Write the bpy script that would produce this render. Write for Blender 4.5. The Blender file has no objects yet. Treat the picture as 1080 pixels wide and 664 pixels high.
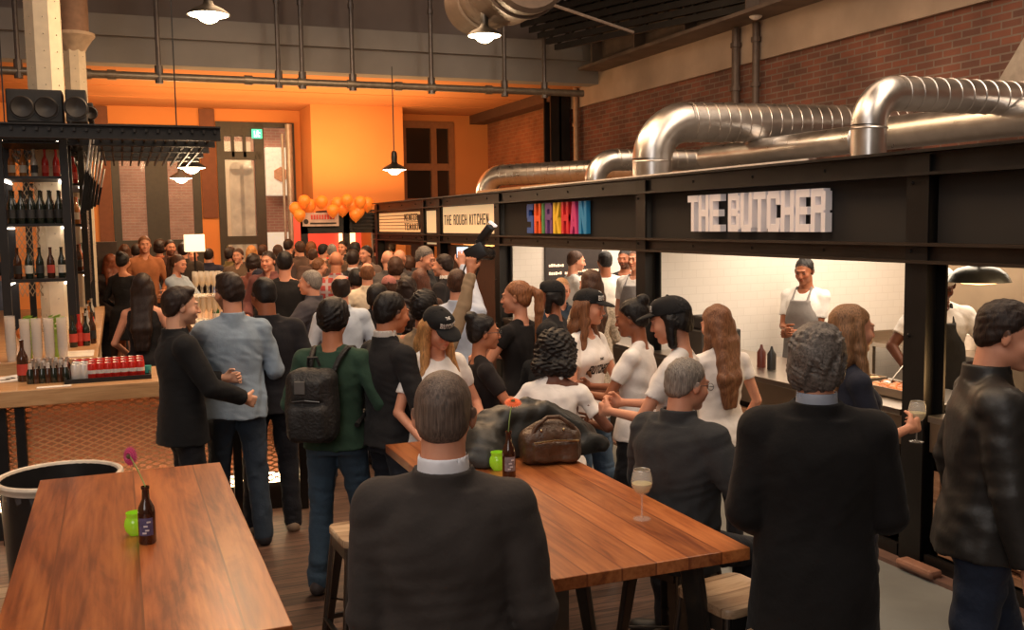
import bpy, bmesh, math, random
import numpy as np
from mathutils import Vector, Matrix
from mathutils.bvhtree import BVHTree
random.seed(7); np.random.seed(7)
PI = math.pi
COL = bpy.context.scene.collection

# ------------------------------------------------------------------ camera
CF = 1030.6; CH = 2.1
def _n(v):
    n = math.sqrt(sum(a*a for a in v)); return [a/n for a in v]
_wy = _n((122-540, 332-241, -CF)); _wx = _n((3110-540, 332-198, -CF))
_wz = [_wx[1]*_wy[2]-_wx[2]*_wy[1], _wx[2]*_wy[0]-_wx[0]*_wy[2], _wx[0]*_wy[1]-_wx[1]*_wy[0]]
CR = (_wx[0], _wy[0], _wz[0]); CU = (_wx[1], _wy[1], _wz[1]); CB = (_wx[2], _wy[2], _wz[2])
def ray(x, y):
    u = (x-540)/CF; v = -(y-332)/CF
    return [-CB[i]+u*CR[i]+v*CU[i] for i in range(3)]
def atz(x, y, z=0):
    d = ray(x, y); t = (z-CH)/d[2]; return Vector((d[0]*t, d[1]*t, z))
def atX(x, y, X):
    d = ray(x, y); t = X/d[0]; return Vector((X, d[1]*t, CH+d[2]*t))
def atY(x, y, Y):
    d = ray(x, y); t = Y/d[1]; return Vector((d[0]*t, Y, CH+d[2]*t))
def atD(x, y, D):
    d = ray(x, y); return Vector((d[0]*D, d[1]*D, CH+d[2]*D))
cam = bpy.data.cameras.new('camera'); co = bpy.data.objects.new('camera', cam); COL.objects.link(co)
cam.sensor_width = 36; cam.lens = CF/1080*36; cam.clip_end = 200; cam.clip_start = 0.05
M = Matrix(((CR[0], CU[0], CB[0]), (CR[1], CU[1], CB[1]), (CR[2], CU[2], CB[2]))).to_4x4()
M.translation = (0, 0, CH); co.matrix_world = M
bpy.context.scene.camera = co

# ------------------------------------------------------------------ objects
def link(o, parent=None):
    COL.objects.link(o)
    if parent is not None: o.parent = parent
    return o
def tag(o, label=None, cat=None, group=None, kind=None):
    if label: o['label'] = label
    if cat: o['category'] = cat
    if group: o['group'] = group
    if kind: o['kind'] = kind
    return o
def empty(name, loc=(0, 0, 0), rz=0, label=None, cat=None, group=None):
    o = bpy.data.objects.new(name, None); o.empty_display_size = .1
    o.location = loc; o.rotation_euler = (0, 0, rz); link(o)
    return tag(o, label, cat, group)
def copy_tree(o, parent=None):
    c = o.copy(); link(c, parent)
    for ch in list(o.children): copy_tree(ch, c)
    return c

class MB:
    """collects shapes into one mesh"""
    def __init__(s): s.bm = bmesh.new()
    def box(s, c, d, rz=0, R=None, bev=0):
        r = bmesh.ops.create_cube(s.bm, size=1)
        vs = r['verts']
        Mx = Matrix.Translation(c) @ (R.to_4x4() if R is not None else Matrix.Rotation(rz, 4, 'Z')) @ Matrix.Diagonal((d[0], d[1], d[2], 1))
        bmesh.ops.transform(s.bm, matrix=Mx, verts=vs)
        if bev > 0:
            es = list({e for v in vs for e in v.link_edges})
            bmesh.ops.bevel(s.bm, geom=es, offset=bev, segments=2, profile=.5, affect='EDGES')
        return s
    def bb(s, x0, x1, y0, y1, z0, z1, bev=0):
        return s.box(((x0+x1)/2, (y0+y1)/2, (z0+z1)/2), (abs(x1-x0), abs(y1-y0), abs(z1-z0)), bev=bev)
    def bar(s, a, b, w, d=None, up=(0, 0, 1), bev=0):
        a = Vector(a); b = Vector(b); d = d or w; ax = (b-a); L = ax.length; ax.normalize()
        u = Vector(up)
        if abs(ax.dot(u)) > .99: u = Vector((0, 1, 0))
        sx = ax.cross(u).normalized(); sy = sx.cross(ax).normalized()
        R = Matrix((sx, sy, ax)).transposed()
        return s.box((a+b)/2, (w, d, L), R=R, bev=bev)
    def cone(s, a, b, r0, r1=None, n=16, caps=True):
        a = Vector(a); b = Vector(b); r1 = r0 if r1 is None else r1
        ax = b-a; L = ax.length
        q = ax.to_track_quat('Z', 'Y').to_matrix().to_4x4()
        bmesh.ops.create_cone(s.bm, cap_ends=caps, segments=n, radius1=r0, radius2=r1, depth=L, matrix=Matrix.Translation((a+b)/2) @ q)
        return s
    def tube(s, pts, r, n=12, closed=False, rf=None):
        pts = [Vector(p) for p in pts]; rings = []
        m = len(pts); up = None
        for i, p in enumerate(pts):
            t = (pts[(i+1) % m]-pts[i-1]) if closed else (pts[min(i+1, m-1)]-pts[max(i-1, 0)])
            t.normalize()
            if up is None:
                up = Vector((0, 0, 1)) if abs(t.z) < .9 else Vector((1, 0, 0))
            sx = t.cross(up).normalized(); up = sx.cross(t).normalized()
            rr = rf(i/(m-1)) if rf else r
            rings.append([s.bm.verts.new(p+rr*(math.cos(2*PI*k/n)*sx+math.sin(2*PI*k/n)*up)) for k in range(n)])
        for i in range(m if closed else m-1):
            A = rings[i]; B = rings[(i+1) % m]
            for k in range(n): s.bm.faces.new((A[k], A[(k+1) % n], B[(k+1) % n], B[k]))
        if not closed:
            s.bm.faces.new(rings[0][::-1]); s.bm.faces.new(rings[-1])
        return s
    def lathe(s, prof, c=(0, 0, 0), n=24, closed=False):
        c = Vector(c); rings = []
        for r, z in prof:
            if r < 1e-5: rings.append([s.bm.verts.new(c+Vector((0, 0, z)))])
            else: rings.append([s.bm.verts.new(c+Vector((r*math.cos(2*PI*k/n), r*math.sin(2*PI*k/n), z))) for k in range(n)])
        for i in range(len(rings)-1):
            A, B = rings[i], rings[i+1]
            for k in range(n):
                a = A[k % len(A)]; a2 = A[(k+1) % len(A)]; b = B[k % len(B)]; b2 = B[(k+1) % len(B)]
                f = []
                for v in (a, a2, b2, b):
                    if v not in f: f.append(v)
                if len(f) > 2:
                    try: s.bm.faces.new(f)
                    except ValueError: pass
        return s
    def poly(s, pts, ext):
        """flat polygon (3d points) extruded by vector ext"""
        a = [s.bm.verts.new(Vector(p)) for p in pts]; b = [s.bm.verts.new(Vector(p)+Vector(ext)) for p in pts]
        s.bm.faces.new(a[::-1]); s.bm.faces.new(b); n = len(a)
        for i in range(n): s.bm.faces.new((a[i], a[(i+1) % n], b[(i+1) % n], b[i]))
        return s
    def ball(s, c, r, sc=(1, 1, 1), n=16):
        bmesh.ops.create_uvsphere(s.bm, u_segments=n, v_segments=max(6, n//2), radius=r, matrix=Matrix.Translation(c) @ Matrix.Diagonal((*sc, 1)))
        return s
    def build(s, name, mat, parent=None, smooth=False, auto=True, label=None, cat=None, group=None, kind=None):
        me = bpy.data.meshes.new(name)
        bmesh.ops.recalc_face_normals(s.bm, faces=s.bm.faces)
        s.bm.to_mesh(me); s.bm.free()
        if smooth:
            me.shade_smooth()
            if auto: me.set_sharp_from_angle(angle=math.radians(38))
        for m in (mat if isinstance(mat, (list, tuple)) else [mat]): me.materials.append(m)
        o = bpy.data.objects.new(name, me); link(o, parent)
        return tag(o, label, cat, group, kind)

# ------------------------------------------------------------------ materials
def nodes(name):
    m = bpy.data.materials.new(name); m.use_nodes = True; nt = m.node_tree
    return m, nt, nt.nodes['Principled BSDF']
def lnk(nt, a, b): nt.links.new(a, b)
def c4(c): return (c[0], c[1], c[2], 1)
def srgb(r, g, b):
    f = lambda v: (v/255/12.92 if v/255 <= .04045 else ((v/255+.055)/1.055)**2.4)
    return (f(r), f(g), f(b))
_mc = {}
def mat(name, col, rough=.6, metal=0, var=.15, scale=12, bump=0.0, bscale=60, spec=.5, sheen=0, stretch=(1, 1, 1), emit=None, es=0, coat=0):
    key = (name,)
    if key in _mc: return _mc[key]
    m, nt, b = nodes(name)
    b.inputs['Roughness'].default_value = rough; b.inputs['Metallic'].default_value = metal
    b.inputs['Specular IOR Level'].default_value = spec
    if sheen: b.inputs['Sheen Weight'].default_value = sheen
    if coat: b.inputs['Coat Weight'].default_value = coat; b.inputs['Coat Roughness'].default_value = .15
    tc = nt.nodes.new('ShaderNodeTexCoord'); mp = nt.nodes.new('ShaderNodeMapping'); mp.inputs['Scale'].default_value = stretch
    lnk(nt, tc.outputs['Object'], mp.inputs['Vector'])
    n = nt.nodes.new('ShaderNodeTexNoise'); n.inputs['Scale'].default_value = scale; n.inputs['Detail'].default_value = 4
    lnk(nt, mp.outputs[0], n.inputs['Vector'])
    r = nt.nodes.new('ShaderNodeValToRGB'); lnk(nt, n.outputs['Fac'], r.inputs[0])
    r.color_ramp.elements[0].position = .3; r.color_ramp.elements[1].position = .7
    r.color_ramp.elements[0].color = c4([max(0, c*(1-var)) for c in col]); r.color_ramp.elements[1].color = c4([min(1, c*(1+var)) for c in col])
    lnk(nt, r.outputs[0], b.inputs['Base Color'])
    if bump:
        n2 = nt.nodes.new('ShaderNodeTexNoise'); n2.inputs['Scale'].default_value = bscale; n2.inputs['Detail'].default_value = 3
        lnk(nt, mp.outputs[0], n2.inputs['Vector'])
        bp = nt.nodes.new('ShaderNodeBump'); bp.inputs['Strength'].default_value = bump; bp.inputs['Distance'].default_value = .02
        lnk(nt, n2.outputs['Fac'], bp.inputs['Height']); lnk(nt, bp.outputs[0], b.inputs['Normal'])
    if es:
        b.inputs['Emission Color'].default_value = c4(emit or col); b.inputs['Emission Strength'].default_value = es
    _mc[key] = m; return m
def cloth(name, col, rough=.85, bump=.22, var=.14, bscale=22, sheen=.04, spec=.25):
    return mat('cloth_'+name, col, rough, 0, var, 9, bump, bscale, spec, sheen)
def glass(name, col=(1, 1, 1), rough=.02, ior=1.35):
    if name in _mc: return _mc[name]
    m, nt, b = nodes(name)
    b.inputs['Base Color'].default_value = c4(col); b.inputs['Roughness'].default_value = rough
    b.inputs['Transmission Weight'].default_value = 1; b.inputs['IOR'].default_value = ior
    _mc[name] = m; return m
def thinglass(name, col, alpha=.25, rough=.1):
    if name in _mc: return _mc[name]
    m, nt, b = nodes(name)
    b.inputs['Base Color'].default_value = c4(col); b.inputs['Roughness'].default_value = rough; b.inputs['Alpha'].default_value = alpha
    _mc[name] = m; return m
def emis(name, col, st):
    if name in _mc: return _mc[name]
    m, nt, b = nodes(name)
    b.inputs['Base Color'].default_value = c4(col); b.inputs['Emission Color'].default_value = c4(col); b.inputs['Emission Strength'].default_value = st
    _mc[name] = m; return m
def math_node(nt, op, a, b=None, clamp=False):
    n = nt.nodes.new('ShaderNodeMath'); n.operation = op; n.use_clamp = clamp
    for i, v in enumerate((a, b)):
        if v is None: continue
        if isinstance(v, (int, float)): n.inputs[i].default_value = v
        else: lnk(nt, v, n.inputs[i])
    return n.outputs[0]
def mesh_grille(name, col, ax0, ax1, cw, ch, wire=.16, metal=.6, rough=.5):
    """diamond expanded metal as an alpha pattern in object space"""
    m, nt, b = nodes(name)
    b.inputs['Base Color'].default_value = c4(col); b.inputs['Metallic'].default_value = metal; b.inputs['Roughness'].default_value = rough
    tc = nt.nodes.new('ShaderNodeTexCoord'); sp = nt.nodes.new('ShaderNodeSeparateXYZ'); lnk(nt, tc.outputs['Object'], sp.inputs[0])
    u = math_node(nt, 'DIVIDE', sp.outputs[ax0], cw); v = math_node(nt, 'DIVIDE', sp.outputs[ax1], ch)
    def line(e):
        f = math_node(nt, 'FRACT', e); f = math_node(nt, 'SUBTRACT', f, .5); f = math_node(nt, 'ABSOLUTE', f)
        return math_node(nt, 'GREATER_THAN', f, .5-wire)
    a = math_node(nt, 'MAXIMUM', line(math_node(nt, 'ADD', u, v)), line(math_node(nt, 'SUBTRACT', u, v)))
    lnk(nt, a, b.inputs['Alpha'])
    return m
def wood(name, c0, c1, c2, along=1, scale=1.0, plank=0, rough=.4, coat=.0, bump=.1, dark=(.02, .01, .005)):
    """grain runs along axis `along`; plank = board width across (0 none)"""
    m, nt, b = nodes(name); b.inputs['Roughness'].default_value = rough
    if coat: b.inputs['Coat Weight'].default_value = coat; b.inputs['Coat Roughness'].default_value = .25
    tc = nt.nodes.new('ShaderNodeTexCoord'); sp = nt.nodes.new('ShaderNodeSeparateXYZ'); lnk(nt, tc.outputs['Object'], sp.inputs[0])
    across = 1-along
    col_in = tc.outputs['Object']
    if plank:
        pu = math_node(nt, 'DIVIDE', sp.outputs[across], plank); pi = math_node(nt, 'FLOOR', pu)
        wn = nt.nodes.new('ShaderNodeTexWhiteNoise'); wn.noise_dimensions = '1D'; lnk(nt, pi, wn.inputs['W'])
        cb = nt.nodes.new('ShaderNodeCombineXYZ')
        sh = math_node(nt, 'MULTIPLY', wn.outputs['Value'], 37.0)
        ad = math_node(nt, 'ADD', sp.outputs[along], sh)
        lnk(nt, ad, cb.inputs[along]); lnk(nt, sp.outputs[across], cb.inputs[across]); lnk(nt, math_node(nt, 'ADD', sp.outputs[2], sh), cb.inputs[2])
        col_in = cb.outputs[0]
    mp = nt.nodes.new('ShaderNodeMapping'); s = [9*scale]*3; s[along] = 1.1*scale; mp.inputs['Scale'].default_value = s; lnk(nt, col_in, mp.inputs['Vector'])
    n = nt.nodes.new('ShaderNodeTexNoise'); n.inputs['Scale'].default_value = 1.6; n.inputs['Detail'].default_value = 7; n.inputs['Roughness'].default_value = .62; n.inputs['Distortion'].default_value = 1.1
    lnk(nt, mp.outputs[0], n.inputs['Vector'])
    mp2 = nt.nodes.new('ShaderNodeMapping'); s = [60*scale]*3; s[along] = 3*scale; mp2.inputs['Scale'].default_value = s; lnk(nt, col_in, mp2.inputs['Vector'])
    n2 = nt.nodes.new('ShaderNodeTexNoise'); n2.inputs['Scale'].default_value = 2; n2.inputs['Detail'].default_value = 4; lnk(nt, mp2.outputs[0], n2.inputs['Vector'])
    f = math_node(nt, 'ADD', math_node(nt, 'MULTIPLY', n.outputs['Fac'], .7), math_node(nt, 'MULTIPLY', n2.outputs['Fac'], .3))
    r = nt.nodes.new('ShaderNodeValToRGB'); lnk(nt, f, r.inputs[0]); cr = r.color_ramp
    cr.elements[0].position = .38; cr.elements[0].color = c4(c0); cr.elements[1].position = .60; cr.elements[1].color = c4(c2)
    e = cr.elements.new(.48); e.color = c4(c1)
    out = r.outputs[0]
    if plank:
        hv = nt.nodes.new('ShaderNodeHueSaturation'); lnk(nt, out, hv.inputs['Color'])
        lnk(nt, math_node(nt, 'ADD', math_node(nt, 'MULTIPLY', wn.outputs['Value'], .45), .78), hv.inputs['Value'])
        fr = math_node(nt, 'ABSOLUTE', math_node(nt, 'SUBTRACT', math_node(nt, 'FRACT', pu), .5))
        gap = math_node(nt, 'GREATER_THAN', fr, .5-.0035/plank)
        mx = nt.nodes.new('ShaderNodeMixRGB'); lnk(nt, gap, mx.inputs[0]); lnk(nt, hv.outputs[0], mx.inputs[1]); mx.inputs[2].default_value = c4(dark)
        out = mx.outputs[0]
    lnk(nt, out, b.inputs['Base Color'])
    bp = nt.nodes.new('ShaderNodeBump'); bp.inputs['Strength'].default_value = bump; bp.inputs['Distance'].default_value = .004
    lnk(nt, f, bp.inputs['Height']); lnk(nt, bp.outputs[0], b.inputs['Normal'])
    return m
def brick(name, ax, c1, c2, mortar, sc=1.0, rough=.9, fade=None):
    m, nt, b = nodes(name); b.inputs['Roughness'].default_value = rough
    tc = nt.nodes.new('ShaderNodeTexCoord'); sp = nt.nodes.new('ShaderNodeSeparateXYZ'); lnk(nt, tc.outputs['Object'], sp.inputs[0])
    cb = nt.nodes.new('ShaderNodeCombineXYZ'); lnk(nt, sp.outputs[ax], cb.inputs[0]); lnk(nt, sp.outputs[2], cb.inputs[1])
    br = nt.nodes.new('ShaderNodeTexBrick'); lnk(nt, cb.outputs[0], br.inputs['Vector'])
    br.inputs['Scale'].default_value = sc; br.inputs['Brick Width'].default_value = .23; br.inputs['Row Height'].default_value = .075
    br.inputs['Mortar Size'].default_value = .009; br.inputs['Color1'].default_value = c4(c1); br.inputs['Color2'].default_value = c4(c2); br.inputs['Mortar'].default_value = c4(mortar)
    n = nt.nodes.new('ShaderNodeTexNoise'); n.inputs['Scale'].default_value = 1.3; n.inputs['Detail'].default_value = 6; lnk(nt, tc.outputs['Object'], n.inputs['Vector'])
    mx = nt.nodes.new('ShaderNodeMixRGB'); mx.blend_type = 'MULTIPLY'; mx.inputs[0].default_value = .8
    r = nt.nodes.new('ShaderNodeValToRGB'); lnk(nt, n.outputs['Fac'], r.inputs[0]); r.color_ramp.elements[0].color = (.45, .42, .4, 1); r.color_ramp.elements[1].color = (1.2, 1.15, 1.1, 1)
    r.color_ramp.elements[0].position = .3; r.color_ramp.elements[1].position = .7
    lnk(nt, br.outputs['Color'], mx.inputs[1]); lnk(nt, r.outputs[0], mx.inputs[2]); lnk(nt, mx.outputs[0], b.inputs['Base Color'])
    bp = nt.nodes.new('ShaderNodeBump'); bp.inputs['Strength'].default_value = .5; bp.inputs['Distance'].default_value = .01; bp.invert = True
    lnk(nt, br.outputs['Fac'], bp.inputs['Height']); lnk(nt, bp.outputs[0], b.inputs['Normal'])
    return m
def attr_mat(name, rough=.5, sss=.0, bump=.0, bscale=80, spec=.35):
    if name in _mc: return _mc[name]
    m, nt, b = nodes(name); b.inputs['Roughness'].default_value = rough; b.inputs['Specular IOR Level'].default_value = spec
    a = nt.nodes.new('ShaderNodeAttribute'); a.attribute_name = 'Col'
    n = nt.nodes.new('ShaderNodeTexNoise'); n.inputs['Scale'].default_value = 30
    mx = nt.nodes.new('ShaderNodeMixRGB'); mx.blend_type = 'OVERLAY'; mx.inputs[0].default_value = .12
    lnk(nt, a.outputs['Color'], mx.inputs[1]); lnk(nt, n.outputs['Fac'], mx.inputs[2]); lnk(nt, mx.outputs[0], b.inputs['Base Color'])
    _mc[name] = m; return m
def hairmat(name, col, curly=False, rough=.5):
    key = 'hair_'+name
    if key in _mc: return _mc[key]
    m, nt, b = nodes(key); b.inputs['Roughness'].default_value = rough; b.inputs['Specular IOR Level'].default_value = .35
    tc = nt.nodes.new('ShaderNodeTexCoord'); mp = nt.nodes.new('ShaderNodeMapping')
    mp.inputs['Scale'].default_value = (120, 120, 120) if curly else (210, 210, 14)
    lnk(nt, tc.outputs['Object'], mp.inputs['Vector'])
    n = nt.nodes.new('ShaderNodeTexNoise'); n.inputs['Scale'].default_value = 1; n.inputs['Detail'].default_value = 3; lnk(nt, mp.outputs[0], n.inputs['Vector'])
    n.inputs['Distortion'].default_value = .6
    r = nt.nodes.new('ShaderNodeValToRGB'); lnk(nt, n.outputs['Fac'], r.inputs[0]); r.color_ramp.elements[0].position = .3; r.color_ramp.elements[1].position = .72
    r.color_ramp.elements[0].color = c4([c*.45 for c in col]); r.color_ramp.elements[1].color = c4([min(1, c*1.5) for c in col])
    lnk(nt, r.outputs[0], b.inputs['Base Color'])
    bp = nt.nodes.new('ShaderNodeBump'); bp.inputs['Strength'].default_value = .6; bp.inputs['Distance'].default_value = .004
    lnk(nt, n.outputs['Fac'], bp.inputs['Height']); lnk(nt, bp.outputs[0], b.inputs['Normal'])
    _mc[key] = m; return m

# ------------------------------------------------------------------ block letters
def glyph(ch, w=.42, t=.15):
    """list of polygons in a w x 1 box"""
    R = lambda x0, y0, x1, y1: [(x0, y0), (x1, y0), (x1, y1), (x0, y1)]
    D = lambda x0, y0, x1, y1, k: [(x0, y0), (x0+k, y0), (x1+k, y1), (x1, y1)]
    L = R(0, 0, t, 1); Rr = R(w-t, 0, w, 1); T = R(0, 1-t, w, 1); B = R(0, 0, w, t); Mi = R(0, .5-t/2, w, .5+t/2); C = R(w/2-t/2, 0, w/2+t/2, 1)
    g = {'T': [T, C], 'H': [L, Rr, Mi], 'E': [L, T, B, R(0, .5-t/2, w*.85, .5+t/2)], 'I': [R(0, 0, t, 1)],
         'B': [L, R(0, 1-t, w*.85, 1), R(0, 0, w*.9, t), R(0, .5-t/2, w*.85, .5+t/2), R(w-t, .06, w, .47), R(w-t, .55, w*.96, .94)],
         'U': [R(0, .1, t, 1), R(w-t, .1, w, 1), R(.05, 0, w-.05, t)], 'C': [R(0, .08, t, .92), R(.05, 1-t, w-.03, 1), R(.05, 0, w-.03, t), R(w-t, .66, w, .93), R(w-t, .07, w, .34)],
         'R': [L, R(0, 1-t, w*.88, 1), R(0, .44, w*.88, .44+t), R(w-t, .5, w, .94), R(w-t, 0, w, .44)],
         'S': [R(0, .52, t, .94), R(w-t, .06, w, .5), R(.03, 1-t, w, 1), R(0, 0, w-.03, t), R(.03, .5-t/2, w-.03, .5+t/2)],
         'K': [L, D(t*.8, .42, w-t*1.0, 1, t*1.1), D(w-t*1.05, 0, t*.8, .62, t*1.1)],
         'A': [D(0, 0, w/2-t*.55, 1, t), D(w-t, 0, w/2-t*.45, 1, t), R(w*.2, .22, w*.8, .22+t*.8)],
         'N': [L, Rr, D(w-t*1.1, 0, 0, 1, t*1.1)], 'M': [L, Rr, D(w/2-t*.4, .3, 0, 1, t*.8), D(w/2-t*.4, .3, w-t*.8, 1, t*.8)],
         'O': [R(0, .08, t, .92), R(w-t, .08, w, .92), R(.04, 1-t, w-.04, 1), R(.04, 0, w-.04, t)],
         'G': [R(0, .08, t, .92), R(.04, 1-t, w-.03, 1), R(.04, 0, w-.03, t), R(w-t, .06, w, .45), R(w*.5, .36, w, .36+t), R(w-t, .7, w, .94)]}
    if ch == 'I': return g['I'], t
    return g.get(ch, []), (w*.5 if ch == ' ' else w)
def word(s, w=.42, t=.15, gap=.07):
    out = []; x = 0
    for ch in s:
        ps, a = glyph(ch, w, t); out.append([[(p[0]+x, p[1]) for p in q] for q in ps]); x += a+gap
    return out, x-gap
# ------------------------------------------------------------------ implicit shapes -> mesh
class Frame:
    def __init__(s, R=None, t=(0, 0, 0)): s.R = np.eye(3) if R is None else np.array(R, float); s.t = np.array(t, float)
    def to(s, p): return (p-s.t) @ s.R            # world -> local
    def out(s, p): return s.R @ np.array(p, float)+s.t
    def rot(s, v): return s.R @ np.array(v, float)
    def mul(s, o): return Frame(s.R @ o.R, s.R @ o.t+s.t)
def rx(a): c, s = math.cos(a), math.sin(a); return np.array([[1, 0, 0], [0, c, -s], [0, s, c]])
def ry(a): c, s = math.cos(a), math.sin(a); return np.array([[c, 0, s], [0, 1, 0], [-s, 0, c]])
def rz_(a): c, s = math.cos(a), math.sin(a); return np.array([[c, -s, 0], [s, c, 0], [0, 0, 1]])
ID = Frame()
class Prim:
    k = .012
    def box(s): raise NotImplementedError
class Cone(Prim):
    def __init__(s, a, b, r0, r1=None, k=.012, cut0=False, cut1=False):
        s.a = np.array(a, float); s.b = np.array(b, float); s.r0 = r0; s.r1 = r0 if r1 is None else r1; s.k = k; s.c0 = cut0; s.c1 = cut1
    def box(s):
        r = max(s.r0, s.r1); return np.minimum(s.a, s.b)-r, np.maximum(s.a, s.b)+r
    def d(s, p):
        ab = s.b-s.a; L2 = ab @ ab
        tt = ((p-s.a) @ ab)/L2; t = np.clip(tt, 0, 1)
        q = p-s.a-t[..., None]*ab
        d = np.sqrt((q*q).sum(-1))-(s.r0+(s.r1-s.r0)*t)
        L = math.sqrt(L2)
        if s.c0: d = np.maximum(d, -tt*L)
        if s.c1: d = np.maximum(d, (tt-1)*L)
        return d
class Ell(Prim):
    def __init__(s, c, r, R=None, k=.012, fr=None):
        s.fr = (fr or ID).mul(Frame(R, c)); s.r = np.array(r, float); s.k = k
    def box(s):
        e = np.sqrt(((s.fr.R*s.r)**2).sum(1)); return s.fr.t-e, s.fr.t+e
    def d(s, p):
        q = s.fr.to(p); k0 = np.sqrt(((q/s.r)**2).sum(-1)); k1 = np.sqrt(((q/s.r**2)**2).sum(-1))+1e-9
        return k0*(k0-1)/k1
class Box(Prim):
    def __init__(s, c, h, rad=.01, R=None, k=.008, fr=None):
        s.fr = (fr or ID).mul(Frame(R, c)); s.h = np.array(h, float); s.rad = rad; s.k = k
    def box(s):
        e = np.abs(s.fr.R) @ s.h; return s.fr.t-e, s.fr.t+e
    def d(s, p):
        q = np.abs(s.fr.to(p))-(s.h-s.rad)
        return np.sqrt((np.maximum(q, 0)**2).sum(-1))+np.minimum(q.max(-1), 0)-s.rad
class Loft(Prim):
    """rings: (z, rx, ry, y0)"""
    def __init__(s, rings, fr=None, k=.012, n=2.3, inflate=0):
        s.g = np.array(rings, float); s.fr = fr or ID; s.k = k; s.n = n; s.e = inflate
    def box(s):
        g = s.g; X = g[:, 1].max()+s.e; y0 = (g[:, 3]-g[:, 2]).min()-s.e; y1 = (g[:, 3]+g[:, 2]).max()+s.e
        c = np.array([s.fr.out((x, y, z)) for x in (-X, X) for y in (y0, y1) for z in (g[0, 0], g[-1, 0])])
        return c.min(0), c.max(0)
    def d(s, p):
        q = s.fr.to(p); g = s.g; z = q[..., 2]
        # smooth interpolation of the ring table
        zz = np.linspace(g[0, 0], g[-1, 0], 80)
        f = [np.interp(zz, g[:, 0], g[:, i]) for i in (1, 2, 3)]
        ker = np.hanning(13); ker /= ker.sum()
        f = [np.convolve(np.pad(a, 6, mode='edge'), ker, 'valid') for a in f]
        RX, RY, Y0 = [np.interp(z, zz, a) for a in f]
        RX = RX+s.e; RY = RY+s.e
        kk = ((np.abs(q[..., 0])/RX)**s.n+(np.abs(q[..., 1]-Y0)/RY)**s.n)**(1/s.n)
        d = (kk-1)*np.minimum(RX, RY)
        return np.maximum(d, np.maximum(g[0, 0]-z, z-g[-1, 0]))
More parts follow.
